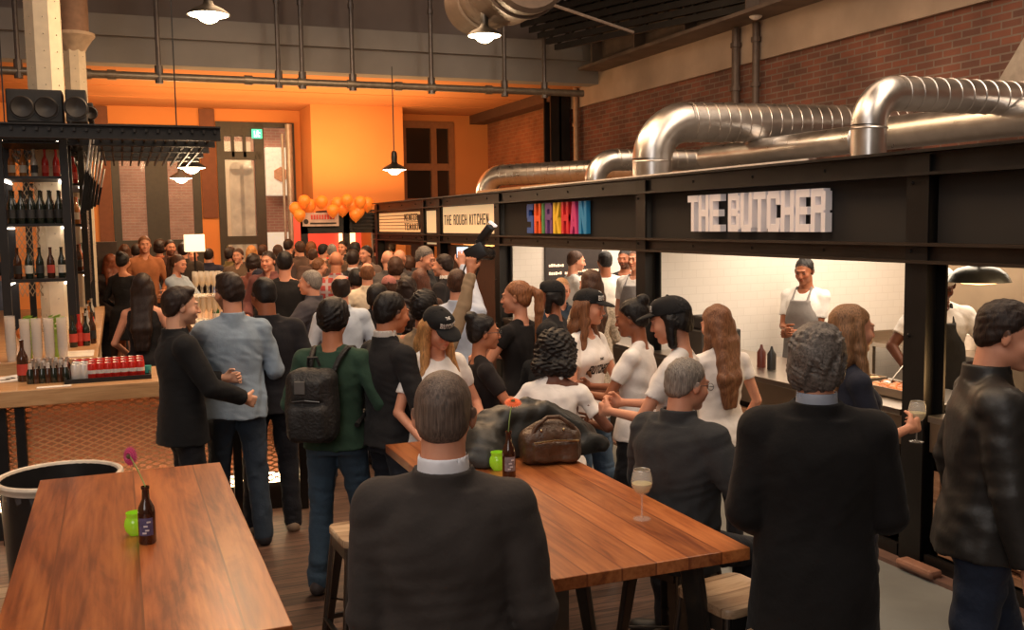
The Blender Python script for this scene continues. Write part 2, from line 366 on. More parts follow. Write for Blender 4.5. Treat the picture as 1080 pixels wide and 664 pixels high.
class Field:
    def __init__(s, lo, hi, h):
        s.h = h; s.lo = np.array(lo, float)-3*h; n = np.ceil((np.array(hi)-s.lo)/h).astype(int)+4
        s.n = n; s.D = np.full(n, .2, np.float32)
        s.ax = [s.lo[i]+h*np.arange(n[i]) for i in range(3)]
    def sub(s, pr, pad):
        a, b = pr.box()
        i0 = np.clip(np.floor((a-pad-s.lo)/s.h).astype(int), 0, s.n-1); i1 = np.clip(np.ceil((b+pad-s.lo)/s.h).astype(int)+1, 1, s.n)
        if (i1 <= i0).any(): return None
        sl = tuple(slice(i0[k], i1[k]) for k in range(3))
        P = np.stack(np.meshgrid(*[s.ax[k][sl[k]] for k in range(3)], indexing='ij'), -1)
        return sl, P
    def add(s, pr):
        r = s.sub(pr, pr.k+2.5*s.h)
        if r is None: return s
        sl, P = r; d = pr.d(P).astype(np.float32); D = s.D[sl]; k = pr.k
        h = np.clip(.5+.5*(D-d)/k, 0, 1)
        s.D[sl] = D*(1-h)+d*h-k*h*(1-h); return s
    def cut(s, pr):
        r = s.sub(pr, pr.k+2.5*s.h)
        if r is None: return s
        sl, P = r; d = -pr.d(P).astype(np.float32); D = s.D[sl]; k = pr.k
        h = np.clip(.5-.5*(D-d)/k, 0, 1)
        s.D[sl] = D*(1-h)+d*h+k*h*(1-h); return s
    def plane(s, pt, nrm, fr=ID, mask=None, k=0):
        """keep the side where (p-pt).n < 0"""
        P = np.stack(np.meshgrid(*s.ax, indexing='ij'), -1)
        n = fr.rot(nrm); n = n/np.linalg.norm(n); d = ((P-fr.out(pt)) @ n).astype(np.float32)
        if mask is not None: d = np.where(mask(P), d, -9)
        if k:
            h = np.clip(.5-.5*(s.D-d)/k, 0, 1); s.D = (s.D*(1-h)+d*h+k*h*(1-h)).astype(np.float32); return s
        s.D = np.maximum(s.D, d); return s
    def warp(s, amp, f, seed=0, zs=1.0, mask=False):
        rg = np.random.RandomState(seed); b = np.abs(s.D) < amp*3+s.h*2
        idx = np.nonzero(b); P = np.stack([s.ax[k][idx[k]] for k in range(3)], -1)
        t = np.zeros(len(P))
        for j in range(3):
            a = rg.randn(3); a /= np.linalg.norm(a); a[2] *= zs; c = rg.randn(3)
            t += np.sin(f*(j*.5+.7)*(P @ a)+2.2*np.sin(f*.45*(P @ c)+rg.rand()*6)+rg.rand()*6)
        if mask:
            c = rg.randn(3); c2 = rg.randn(3); mk = .5+.5*np.sin(f*.28*(P @ c)+rg.rand()*6)*np.sin(f*.22*(P @ c2)+rg.rand()*6)
            t = t*mk*1.5
        s.D[idx] += (amp*t/2).astype(np.float32); return s
    def mesh(s):
        D = s.D; h = s.h; S = D < 0
        D[0], D[-1], D[:, 0], D[:, -1], D[:, :, 0], D[:, :, -1] = .2, .2, .2, .2, .2, .2; S = D < 0
        c = [S[i:S.shape[0]-1+i, j:S.shape[1]-1+j, k:S.shape[2]-1+k] for i in (0, 1) for j in (0, 1) for k in (0, 1)]
        tot = sum(x.astype(np.int8) for x in c); act = (tot > 0) & (tot < 8)
        I = np.stack(np.nonzero(act), -1); idm = np.full(act.shape, -1, np.int64); idm[act] = np.arange(len(I))
        acc = np.zeros((len(I), 3)); cnt = np.zeros(len(I))
        cs = [(i, j, k) for i in (0, 1) for j in (0, 1) for k in (0, 1)]
        val = {q: D[I[:, 0]+q[0], I[:, 1]+q[1], I[:, 2]+q[2]] for q in cs}
        for a in cs:
            for ax in range(3):
                if a[ax] == 0:
                    b = list(a); b[ax] = 1; b = tuple(b)
                    va, vb = val[a], val[b]; m = (va < 0) != (vb < 0)
                    t = va/np.where(va-vb == 0, 1, va-vb)
                    p = np.tile(np.array(a, float), (len(I), 1)); p[:, ax] += t
                    acc[m] += p[m]; cnt[m] += 1
        V = (I+acc/np.maximum(cnt, 1)[:, None])*h+s.lo
        F = []
        for ax in range(3):
            o1, o2 = [(1, 2), (2, 0), (0, 1)][ax]
            sl0 = [slice(None)]*3; sl1 = [slice(None)]*3; sl0[ax] = slice(0, -1); sl1[ax] = slice(1, None)
            A = S[tuple(sl0)]; B = S[tuple(sl1)]
            for flip in (0, 1):
                m = (A & ~B) if not flip else (~A & B)
                E = np.stack(np.nonzero(m), -1)
                E = E[(E[:, o1] > 0) & (E[:, o2] > 0) & (E[:, o1] < act.shape[o1]) & (E[:, o2] < act.shape[o2])]
                def cell(d1, d2):
                    q = E.copy(); q[:, o1] -= d1; q[:, o2] -= d2; return idm[q[:, 0], q[:, 1], q[:, 2]]
                qd = np.stack([cell(1, 1), cell(0, 1), cell(0, 0), cell(1, 0)], -1)
                F.append(qd if not flip else qd[:, ::-1])
        F = np.concatenate(F); return V, F[(F >= 0).all(1)]
def to_mesh(name, V, F, mt, parent=None, col=None, smooth=True):
    me = bpy.data.meshes.new(name); n = len(V); m = len(F)
    me.vertices.add(n); me.vertices.foreach_set('co', np.asarray(V, np.float32).ravel())
    me.loops.add(m*4); me.loops.foreach_set('vertex_index', np.asarray(F, np.int32).ravel())
    me.polygons.add(m); me.polygons.foreach_set('loop_start', np.arange(m, dtype=np.int32)*4)
    me.update(calc_edges=True)
    if smooth: me.shade_smooth()
    if col is not None:
        a = me.color_attributes.new('Col', 'FLOAT_COLOR', 'POINT'); c = np.ones((n, 4), np.float32); c[:, :3] = col; a.data.foreach_set('color', c.ravel())
    me.materials.append(mt); o = bpy.data.objects.new(name, me); return link(o, parent)
# ------------------------------------------------------------------ people
SK = dict(pale=srgb(226, 170, 140), fair=srgb(214, 150, 120), tan=srgb(190, 125, 92), brown=srgb(150, 92, 64), dark=srgb(104, 62, 44))
HC = dict(black=srgb(22, 17, 16), dark=srgb(42, 28, 22), brown=srgb(72, 46, 32), lbrown=srgb(120, 78, 50), auburn=srgb(120, 62, 36), blond=srgb(186, 132, 80), grey=srgb(132, 124, 116), salt=srgb(104, 96, 90), white=srgb(175, 165, 155))
def ik(a, b, l1, l2, pole):
    a = np.array(a, float); b = np.array(b, float); d = b-a; L = np.linalg.norm(d)
    if L > (l1+l2)*.995: b = a+d/L*(l1+l2)*.995; d = b-a; L = np.linalg.norm(d)
    u = d/L; x = (l1*l1-l2*l2+L*L)/(2*L); h = math.sqrt(max(0, l1*l1-x*x))
    p = np.array(pole, float); p = p-(p @ u)*u; p /= np.linalg.norm(p)+1e-9
    return a+u*x+p*h, b
def unit(v): v = np.array(v, float); return v/(np.linalg.norm(v)+1e-9)
CLOTH_N = [0]
PLACED = []
def person(px, py, h, face, name='person', label='', cat='person', group=None, D=None, sex='m', skin='fair', hair='short', hc='dark',
           top='tee', tc=(.5, .5, .5), tmat=None, bot='jeans', bc=(.03, .05, .08), bmat=None, shoe=(.02, .02, .02), lean=0, side=0, head=(0, 0, 0),
           L=(-.24, .05, .86), R=(.24, .05, .86), LP=(-.6, -1, 0), RP=(.6, -1, 0), curl=(.35, .35), hipz=None, feet=None, q=1, build=1.0, collar=None, cap=None,
           sleeve=1.0, stubble=0, glasses=False, hem=None, world=None, hdir=(None, None), hn=(None, None), apron=None, logo=None, beard=0, hairlen=.3, legs=True, fold=1.0):
    """h is the height of the head top above the floor as it stands/sits; stature from hipz if seated"""
    P = atz(px, py, h) if D is None and world is None else (atD(px, py, D) if world is None else Vector(world))
    seated = hipz is not None
    hz = .92
    lx = math.radians(lean)
    # stature scale
    if seated: sc = (h-hipz)/(.83*math.cos(lx)+.0); base_hip = hipz/sc
    else:
        sc = h/(.92+.83*math.cos(lx)); base_hip = .92
    sc0 = sc
    az = math.atan2(P[0], P[1]); rzv = -(az+math.radians(face))
    # the head is displaced forward by the lean: move the root back so that the head stays on its pixel
    PLACED.append((P[0], P[1]))
    off = .80*math.sin(lx)*sc; offx = .80*math.sin(math.radians(side))*sc
    fx, fy = -math.sin(rzv), math.cos(rzv); rx_, ry_ = math.cos(rzv), math.sin(rzv)
    loc = (P[0]-fx*off-rx_*offx, P[1]-fy*off-ry_*offx, 0)
    root = empty(name, loc, rzv, label, cat, group)
    vx = {1: .0058, 2: .0085, 3: .0125, 4: .016}[q]/sc; vc = {1: .0075, 2: .0095, 3: .0135, 4: .017}[q]/sc
    fem = sex == 'f'; bw = build
    HIP = np.array([0, 0, base_hip])
    UF = Frame(ry(math.radians(side)) @ rx(-lx), HIP).mul(Frame(None, (0, 0, -.92)))     # upper body frame in 1.75 m units
    hy, hp, hr = [math.radians(a) for a in head]
    HF = UF.mul(Frame(None, (0, -.005, 1.515))).mul(Frame(rz_(-hy) @ rx(-hp) @ ry(hr), (0, 0, 0))).mul(Frame(None, (0, .022, .118)))
    sw = (.150 if fem else .172)*(.6+.4*bw)
    if fem: rings = [(.84, .155, .105, 0), (.93, .172, .118, -.01), (1.02, .145, .098, 0), (1.10, .122, .088, .005), (1.20, .135, .098, .005), (1.29, .148, .112, .01), (1.37, .135, .090, 0), (1.43, .085, .06, -.01)]
    else: rings = [(.84, .150, .105, 0), (.93, .160, .115, 0), (1.02, .150, .105, 0), (1.12, .148, .102, .003), (1.25, .166, .118, .005), (1.34, .172, .115, .003), (1.40, .150, .088, -.005), (1.45, .09, .06, -.01)]
    rings = [(z, a*bw, b*bw, y) for z, a, b, y in rings]
    SL = UF.out((-sw, -.005, 1.388)); SR = UF.out((sw, -.005, 1.388))
    ua, fa = .285, .255
    def tgt(t): return np.array(t, float)
    EL, WL = ik(SL, tgt(L), ua, fa, LP); ER, WR = ik(SR, tgt(R), ua, fa, RP)
    ra = .036 if fem else .045; ra *= (.5+.5*bw)
    hipw = .088
    if feet is None:
        feet = ((-.13, .03), (.13, -.02)) if not seated else ((-.14, .30), (.14, .30))
    fz = .075 if not seated else .30
    if seated: fz = max(.075, base_hip-.52)
    AL = np.array([feet[0][0], feet[0][1], fz]); AR = np.array([feet[1][0], feet[1][1], fz])
    HL = HIP+np.array([-hipw, 0, -.02]); HR = HIP+np.array([hipw, 0, -.02])
    KL, AL = ik(HL, AL, .43, .405, (-.12, 1, .1)); KR, AR = ik(HR, AR, .43, .405, (.12, 1, .1))
    rt = .082*(.4+.6*bw)*(1.03 if fem else 1)
    pts = np.array([SL, SR, EL, ER, WL, WR, KL, KR, AL, AR, HIP, HF.out((0, 0, .13)), HF.out((0, 0, -.1))])
    lo = pts.min(0)-.21; hi = pts.max(0)+.21; lo[2] = 0
    def limb(F, a, b, c, r0, r1, r2, r3, k=.02): F.add(Cone(a, b, r0, r1, k)); F.add(Cone(b, c, r2, r3, min(k, .008)))
    # ---------------- body
    F = Field(lo, hi, vx)
    F.add(Loft(rings, UF, .02))
    if fem:
        for s in (-1, 1): F.add(Ell((s*.062, .082, 1.275), (.058, .05, .058), fr=UF, k=.03))
    F.add(Cone(UF.out((-.09, -.01, 1.385)), UF.out((.09, -.01, 1.385)), .055*bw, .055*bw, .015))
    for s, S in ((-1, SL), (1, SR)):
        F.add(Cone(UF.out((s*.03, -.02, 1.455)), S, .040, ra+.004, .015)); F.add(Ell(S, (ra+.010,)*3, k=.008))
    limb(F, SL, EL, WL, ra+.008, ra*.82, ra*.84, ra*.56); limb(F, SR, ER, WR, ra+.008, ra*.82, ra*.84, ra*.56)
    F.add(Cone(UF.out((0, -.02, 1.42)), HF.out((0, -.03, -.07)), (.05 if fem else .062), (.047 if fem else .058), .02))
    if legs:
        for H, K, A in ((HL, KL, AL), (HR, KR, AR)):
            g_ = .86 if bot and bot != 'skirt' else 1; limb(F, H, K, A, rt*g_, .052*g_, .052*g_, .034, .02); F.add(Ell(K*.65+A*.35+np.array([0, -.015, 0]), (.046*g_, .048*g_, .09), k=.02))
            fd = np.array([0.10*np.sign(H[0]), 1, 0]); fd /= np.linalg.norm(fd)
            F.add(Cone(A+np.array([0, -.02, -.03]), A+fd*.13+np.array([0, 0, -.052]), .036, .024, .02))
    hd = lambda c, r, k=.012, R=None: F.add(Ell(c, r, R, k, HF))
    hd((0, -.012, .028), (.073, .094, .086)); hd((0, .032, -.03), (.058, .060, .078), .02); hd((0, .012, -.065), (.053, .062, .04), .02)
    hd((0, .066, -.095), (.024, .024, .019), .02)
    for s in (-1, 1):
        hd((s*.036, .058, -.03), (.026, .026, .026), .02)
        F.cut(Ell((s*.031, .098, .004), (.018, .014, .011), fr=HF, k=.012))
        if q < 3:
            hd((s*.031, .0795, .002), (.0135, .0125, .0125), .002)
            hd((s*.078, -.008, -.008), (.007, .018, .031), .006, ry(s*.12) @ rz_(-s*.45))
        else: hd((s*.077, -.008, -.008), (.009, .02, .031), .006)
    hd((0, .086, .024), (.046, .014, .008), .014)
    F.add(Cone(HF.out((0, .088, .008)), HF.out((0, .107 if fem else .110, -.030)), .008, .0098 if fem else .0122, .009))
    for s in (-1, 1): hd((s*.011, .100, -.034), (.009, .010, .008), .006)
    hd((0, .091, -.058), (.024, .010, .0065), .006); hd((0, .089, -.068), (.020, .010, .006), .006)
    # hands
    fr_ = max(.0086, vx*.78)*(.92 if fem else 1)
    for i, (E, W, s) in enumerate(((EL, WL, -1), (ER, WR, 1))):
        d = unit(W-E) if hdir[i] is None else unit(hdir[i])
        n = hn[i] if hn[i] is not None else (-s, .1, 0)     # palm normal
        n = np.array(n, float); n = unit(n-(n @ d)*d); sd = np.cross(d, n)*s   # sd points to the thumb side
        if sd @ np.array([0, 1, .6]) < 0: sd = -sd
        cu = curl[i]
        F.add(Cone(W, W+d*.035, ra*.56, .024, .012))
        for j, o in enumerate((-.026, -.009, .009, .026)):
            F.add(Cone(W+d*.02+sd*o*.6, W+d*.085+sd*o, .0155, .0125, .010))
        for j, (o, l) in enumerate(((-.029, .060), (-.010, .074), (.010, .078), (.029, .070))):
            p = W+d*.088+sd*o; ang = 0; dd = d
            for m, f in enumerate((.45, .31, .24)):
                ang += cu*(1.15+.08*j-.1*m)
                dd = d*math.cos(ang)+n*math.sin(ang)
                p2 = p+dd*l*f*1.1; F.add(Cone(p, p2, fr_*(1.05-.1*m), fr_*(.95-.1*m), .004)); p = p2
        p = W+d*.025+sd*.026; t1 = unit(sd*.75+d*.75+n*.35); p2 = p+t1*.042; t2 = unit(d*.85+sd*.15+n*(.3+cu)); p3 = p2+t2*.034; p4 = p3+unit(t2+n*.3)*.026
        F.add(Cone(p, p2, .0155, fr_*1.25, .01)); F.add(Cone(p2, p3, fr_*1.2, fr_*1.1, .004)); F.add(Cone(p3, p4, fr_*1.1, fr_*.95, .004))
    V, Fc = F.mesh()
    # paint
    sk = np.array(SK[skin] if isinstance(skin, str) else skin); C = np.tile(sk, (len(V), 1))
    q_ = HF.to(V); x, y, z = q_.T; ax_ = np.abs(x)
    def blend(m, c, a=1.0):
        m = np.clip(m, 0, 1)[:, None]*a; C[:] = C*(1-m)+np.array(c)*m
    ell = lambda cx, cy, cz, a, b, c_: 1-np.clip((((ax_-cx)/a)**2+((y-cy)/b)**2+((z-cz)/c_)**2)-.6, 0, 1)*1.6
    inhead = (z > -.13) & (y > -.2) & (ax_ < .1)
    blend(ell(.036, .075, -.03, .024, .03, .02), sk*np.array([1.1, .72, .66]), .45)
    blend(ell(0, .105, -.033, .02, .02, .012), sk*np.array([1.1, .75, .68]), .4)
    blend(ell(0, .1, -.063, .024, .02, .009), np.array(sk)*np.array([.95, .5, .48]), .85)
    hcol = np.array(HC[hc] if isinstance(hc, str) else hc)
    blend(ell(.031, .092, .003, .020, .03, .011), sk*np.array([.6, .47, .42]), .8)
    blend(ell(.031, .093, .002, .0120, .03, .0048), (.45, .38, .34), .75)
    blend(ell(.031, .093, .002, .0058, .03, .0062), (.03, .018, .012), 1)
    blend(ell(.032, .09, .0235, .020, .03, .0045), hcol*.9+sk*.08, .85)
    if stubble or beard:
        m = ((z < -.035) & (y > -.02) & (z > -.125)).astype(float)*(1-ell(0, .1, -.063, .024, .02, .007).clip(0, 1))
        m *= np.clip((-.03-z+.35*np.clip(.03-y, -.02, .05)*0)/.02, 0, 1); blend(m, hcol, .75 if beard else .28*stubble)
    scalp = ((q_ @ np.array([0, .66, -.75]) < -.005) & inhead & (z > -.06))
    if hair not in ('bald', 'fringe'): blend(scalp.astype(float), hcol, .9)
    to_mesh('body', V*sc, Fc, attr_mat('skin', .5), root, C)
    # ---------------- clothes
    def cmesh(nm, Fl, m):
        V, Fc = Fl.mesh(); return to_mesh(nm, V*sc, Fc, m, root) if len(V) else None
    CLOTH_N[0] += 1; seed = CLOTH_N[0]
    heavy = top in ('suit', 'coat', 'leather', 'jacket')
    e = {'tee': .010, 'tank': .008, 'shirt': .013, 'sweater': .016, 'suit': .024, 'coat': .032, 'leather': .030, 'jacket': .034, 'dress': .010}[top]
    tm = tmat or cloth(top+'_%.3f_%.3f_%.3f' % tuple(tc), tc)
    F = Field(lo, hi, vc)
    hz_ = hem if hem is not None else {'tee': .86, 'tank': .86, 'shirt': .84, 'sweater': .87, 'suit': .78, 'coat': .52, 'leather': .84, 'jacket': .80, 'dress': .60}[top]
    rg = [r for r in rings if r[0] > .98]
    base = [r for r in rings if abs(r[0]-.93) < .01][0]
    wv = max(base[1], rg[1][1]*(.98 if heavy else .9)); wd = base[2]
    xx = .014 if top in ('tee', 'shirt', 'sweater', 'tank', 'dress') else .006
    lowr = [(hz_, (wv+xx+(.03 if top in ('coat', 'dress') else .006)), wd+xx+(.03 if top in ('coat', 'dress') else .012), base[3])]
    if hz_ < .93: lowr += [(.93, wv+xx, wd+xx, base[3]), (1.0, wv*.97+xx*.6, wd*.96+xx*.6, base[3]*.5)]
    if heavy or top in ('sweater', 'shirt'): rg = [(z, max(a, wv*.97 if z < 1.2 else a), b, y) for z, a, b, y in rg]
    F.add(Loft(lowr+rg, UF, .02, inflate=e))
    if fem:
        for s in (-1, 1): F.add(Ell((s*.062, .084, 1.275), (.060+e*.5, .050+e*.7, .058+e*.5), fr=UF, k=.04))
    F.add(Cone(UF.out((-.09, -.01, 1.385)), UF.out((.09, -.01, 1.385)), .054*bw+e, .054*bw+e, .015))
    sl = sleeve
    for s, S, E, W in ((-1, SL, EL, WL), (1, SR, ER, WR)):
        if top != 'tank' and sl > 0:
            F.add(Cone(UF.out((s*.035, -.02, 1.450)), S, .038+e*.5, ra+.004+e*.8, .015))
            F.add(Ell(S, (ra+.008+e*.8,)*3, k=.008))
            if sl <= .5:
                t = sl/.5*.72; F.add(Cone(S, S+(E-S)*t, ra+.008+e, ra*.92+e+.004, .02, cut1=True))
            else:
                F.add(Cone(S, E, ra+.008+e, ra*.84+e, .02)); t = (sl-.5)/.5*(.97 if heavy else .93)
                F.add(Cone(E, E+(W-E)*t, ra*.86+e, ra*(.56+.3*(1-t))+e*.85+(.006 if heavy else 0), .008, cut1=True))
    nk = {'tee': (.064, 1.452), 'tank': (.085, 1.42), 'dress': (.085, 1.42), 'shirt': (.058, 1.47), 'sweater': (.062, 1.46)}.get(top, (.060, 1.475))
    F.cut(Cone(UF.out((0, .035, nk[1]+.01)), UF.out((0, .10, nk[1]+.12)), nk[0]-.004, nk[0]+.06, .006))
    am = {'leather': .0048, 'shirt': .0065, 'jacket': .007, 'coat': .0035, 'suit': .0035}.get(top, .005)*fold
    if q < 4: F.warp(am, 20, seed, 1.3, True); F.warp(am*.4, 46, seed+31, 1.6, True)
    if collar or top in ('shirt', 'suit', 'coat', 'leather', 'jacket'):
        cc = .008
        ch_ = {'jacket': .04, 'leather': .04, 'shirt': .03}.get(top, .024)
        F.add(Cone(UF.out((0, -.018, 1.435)), UF.out((0, -.022, 1.48+ch_)), .079+e*.4, .066+e*.5, .012, cut1=True))
        F.cut(Cone(UF.out((0, -.016, 1.44)), UF.out((0, -.014, 1.60)), .062+e*.25, .062+e*.35, .006))
        F.cut(Cone(UF.out((0, .075, 1.46)), UF.out((0, .075, 1.60)), .035, .07, .006))
    nm = {'tee': 't_shirt', 'tank': 'tank_top', 'shirt': 'shirt', 'sweater': 'sweater', 'suit': 'suit_jacket', 'coat': 'overcoat', 'leather': 'leather_jacket', 'jacket': 'jacket', 'dress': 'dress'}[top]
    to = cmesh(nm, F, tm)
    if collar and top != 'shirt':
        F = Field(UF.out((0, 0, 1.49))-.14, UF.out((0, 0, 1.49))+.14, min(vc, .008))
        F.add(Cone(UF.out((0, -.018, 1.44)), UF.out((0, -.020, 1.535)), .074, .0665, .005, cut1=True))
        F.cut(Cone(UF.out((0, -.016, 1.43)), UF.out((0, -.016, 1.60)), .060, .060, .003)); F.cut(Cone(UF.out((0, .075, 1.47)), UF.out((0, .08, 1.60)), .03, .06, .004))
        cmesh('shirt_collar', F, cloth('collar_%.2f%.2f%.2f' % collar, collar, bump=.05))
    # trousers
    if legs and bot:
        bm_ = bmat or cloth('trousers_%.3f_%.3f_%.3f' % tuple(bc), bc, bump=.4)
        F = Field(lo, np.array([hi[0], hi[1], base_hip+.16]), vc)
        F.add(Loft([(base_hip-.085, .155*bw, .112*bw, 0), (base_hip, .162*bw, .112*bw, 0), (base_hip+(.07 if not seated else .03), .150*bw, .100*bw, 0)], None, .02, inflate=.005))
        if bot == 'skirt':
            F.add(Loft([(.50, .185, .15, 0), (.8, .178, .135, 0), (.95, .165, .12, 0)], None, .02, inflate=.006))
        else:
            for H, K, A in ((HL, KL, AL), (HR, KR, AR)):
                ew = .016 if bot != 'tight' else .007
                limb(F, H, K, A+np.array([0, 0, -.01]), rt+ew*.8, .054+ew, .055+ew, .040+ew*(1.3 if bot != 'tight' else .6), .03)
            F.plane((0, 0, min(AL[2], AR[2])-.035), (0, 0, -1), mask=lambda P: P[..., 2] < min(AL[2], AR[2])+.2)
            F.plane((0, 0, base_hip+.12), (0, 0, 1))
            if q < 4: F.warp(.005, 24, seed+500, 1.6, True); F.warp(.002, 50, seed+540, 1.8, True)
        cmesh('skirt' if bot == 'skirt' else 'trousers', F, bm_)
    if legs:
        for H, A in ((HL, AL), (HR, AR)):
            fd = unit(np.array([0.10*np.sign(H[0]), 1, 0])); s_ = np.array([0, 0, 1.])
            c0 = A+fd*.055; lo_ = c0-.17; hi_ = c0+.17; lo_[2] = A[2]-.085; F = Field(lo_, hi_, max(.0075, vx))
            z0 = A[2]-.078
            F.add(Cone(A+np.array([0, -.005, .01]), A+np.array([0, -.012, -.03]), .044, .042, .02)); F.add(Cone(A*[1, 1, 0]+[0, -.02, z0+.036], A*[1, 1, 0]+fd*.155+[0, 0, z0+.024], .040, .032, .03))
            F.add(Ell(A*[1, 1, 0]+fd*.12+[0, 0, z0+.022], (.046, .07, .03), k=.02)); F.plane((0, 0, z0+.003), (0, 0, -1))
            cmesh('shoe', F, mat('shoe_%.2f%.2f%.2f' % tuple(shoe), shoe, .5, var=.1))
    if apron:
        F = Field(lo, hi, vc)
        F.add(Loft([(.50, .185, .135, 0), (.93, wv, wd, 0), (1.12, rg[1][1], rg[1][2]+.006, .004), (1.24, .13, .125, .006), (1.36, .085, .120, .004)], UF, .01, inflate=.034))
        F.plane((0, .02, 1.1), (0, -1, 0), UF)
        for s in (-1, 1): F.add(Cone(UF.out((s*.075, .125, 1.34)), UF.out((s*.070, .02, 1.472)), .014, .012, .006))
        cmesh('apron', F, cloth('apron_%.2f_%.2f' % (apron[0], apron[2]), apron))
    # ---------------- hair
    hm = hairmat(hc if isinstance(hc, str) else 'c%.2f%.2f' % (hc[0], hc[1]), HC[hc] if isinstance(hc, str) else hc, hair in ('curly', 'afro'))
    hv = min(vx, .0085) if q < 3 else vx
    ctr = HF.out((0, 0, 0)); ext = .2 if hair not in ('long', 'wavy', 'ponytail') else .55
    if hair != 'bald':
        F = Field(np.minimum(ctr-.2, ctr-np.array([.2, .22, ext])), ctr+.2, hv)
        vol = {'short': .007, 'buzz': .003, 'quiff': .009, 'curly': .022, 'afro': .062, 'long': .012, 'wavy': .014, 'ponytail': .006, 'bun': .008, 'bob': .018, 'fringe': .005, 'messy': .022}[hair]
        if cap: vol = min(vol, .006)
        F.add(Ell((0, -.022, .031), (.0735+vol, .094+vol, .0875+vol*.9), fr=HF))
        F.add(Ell((0, -.05, -.02), (.066+vol*.8, .058+vol*.8, .06), fr=HF, k=.02))
        if hair == 'quiff': F.add(Ell((0, .036, .098), (.056, .046, .026), rx(.12), fr=HF, k=.03))
        if hair == 'messy': F.add(Ell((0, .005, .088), (.074, .078, .040), fr=HF, k=.02))
        if hair in ('afro', 'bob', 'long', 'wavy', 'curly'):
            F.add(Ell((0, -.045, -.03), (.082+vol*.6, .062+vol*.5, .085), fr=HF, k=.02))
        # hairline
        lw = .60 if hair in ('long', 'wavy', 'afro', 'bob') else .74
        off_ = .012 if hair in ('long', 'wavy', 'afro', 'bob', 'curly', 'messy') else -.002
        F.plane((0, .064+off_, .066), (0, lw, -.66), HF, k=.022 if not cap and hair not in ('afro', 'curly') else .01)
        if hair in ('short', 'buzz', 'quiff', 'messy', 'ponytail', 'bun', 'fringe', 'curly'): F.plane((0, 0, -.075), (0, .25, -1), HF)
        if hair == 'fringe': F.cut(Ell((0, .01, .10), (.075, .10, .075), fr=HF, k=.008))
        def down(pts, rs, k=.03):
            for a, b, r0, r1 in zip(pts[:-1], pts[1:], rs[:-1], rs[1:]): F.add(Cone(a, b, r0, r1, k))
        if hair in ('long', 'wavy'):
            hl = hairlen
            b0 = HF.out((0, -.055, -.02)); b1 = HF.out((0, -.07, -.13)); b2 = UF.out((0, -.125, 1.515-hl*.55)); b3 = UF.out((.0, -.13, 1.515-hl))
            for dx in (-.045, 0, .045):
                o = HF.rot((dx, 0, 0)); down([b0+o, b1+o*1.15, b2+o*1.2, b3+o*.9], [.05, .045, .038, .018])
            for s in (-1, 1):
                down([HF.out((s*.07, -.012, .02)), HF.out((s*.078, .0, -.09)), UF.out((s*.105, .055, 1.515-hl*.6)), UF.out((s*.085, .105, 1.515-hl*.95))], [.028, .03, .028, .012], .02)
        if hair == 'ponytail':
            F.add(Ell((0, -.115, .045), (.03, .03, .03), fr=HF, k=.01))
            down([HF.out((0, -.12, .05)), HF.out((0, -.165, .02)), HF.out((0, -.165, -.10)), HF.out((0, -.13, -.10-hairlen*.8))], [.022, .032, .034, .012], .015)
        if hair == 'bun': F.add(Ell((0, -.09, .10), (.045, .045, .042), fr=HF, k=.012))
        if hair == 'bob':
            for s in (-1, 1): down([HF.out((s*.07, -.015, 0)), HF.out((s*.075, .0, -.12))], [.03, .024], .02)
        if hair == 'afro':
            for s in (-1, 0, 1): down([HF.out((s*.06, -.05, -.02)), HF.out((s*.085, -.065, -.12))], [.065, .06], .03)
        wz = {'curly': (.0062, 150), 'afro': (.0085, 125), 'wavy': (.006, 60), 'messy': (.0045, 125), 'buzz': (.0010, 110), 'long': (.003, 55)}.get(hair, (.0022, 135))
        F.warp(wz[0], wz[1], seed+900, 1.0 if hair in ('curly', 'afro', 'messy') else .6, hair in ('curly', 'messy'))
        cmesh('hair', F, hm)
    if cap:
        F = Field(ctr-.24, ctr+.24, min(.0065, vx))
        CFm = HF.mul(Frame(rx(math.radians(-cap.get('tilt', 0))), (0, -.008, .035)))
        F.add(Ell((0, -.008, .0), (.086, .106, .092), fr=CFm)); F.add(Ell((0, .05, .045), (.06, .045, .035), fr=CFm, k=.03))
        F.plane((0, 0, -.004), (0, 0, -1), CFm)
        F.cut(Ell((0, -.008, -.002), (.078, .098, .084), fr=CFm, k=.004))
        F.add(Ell((0, 0, .095), (.008, .008, .005), fr=CFm, k=.004))
        cm = cloth('cap_%.2f' % cap['c'][0], cap['c'], bump=.15)
        V, Fc = F.mesh(); cp = to_mesh('cap', V*sc, Fc, cm, root)
        if cap.get('visor', True):
            F = Field(ctr-.26, ctr+.26, min(.006, vx))
            F.add(Ell((0, .105, -.004), (.074, .082, .020), rx(-.14), fr=CFm)); F.cut(Ell((0, .10, -.018), (.085, .10, .020), rx(-.14), fr=CFm, k=.003))
            F.cut(Ell((0, -.008, .0), (.080, .100, .10), fr=CFm, k=.003))
            V2, F2 = F.mesh(); to_mesh('visor', V2*sc, F2, cm, cp)
        if cap.get('text'):
            stamp('BUTCHER', V*sc, Fc, sc, CFm.mul(Frame(None, (0, 0, .038))), .105, .032, cp, 'cap_logo')
            stamp('THE', V*sc, Fc, sc, CFm.mul(Frame(None, (0, 0, .078))), .03, .009, cp, 'cap_small_print')
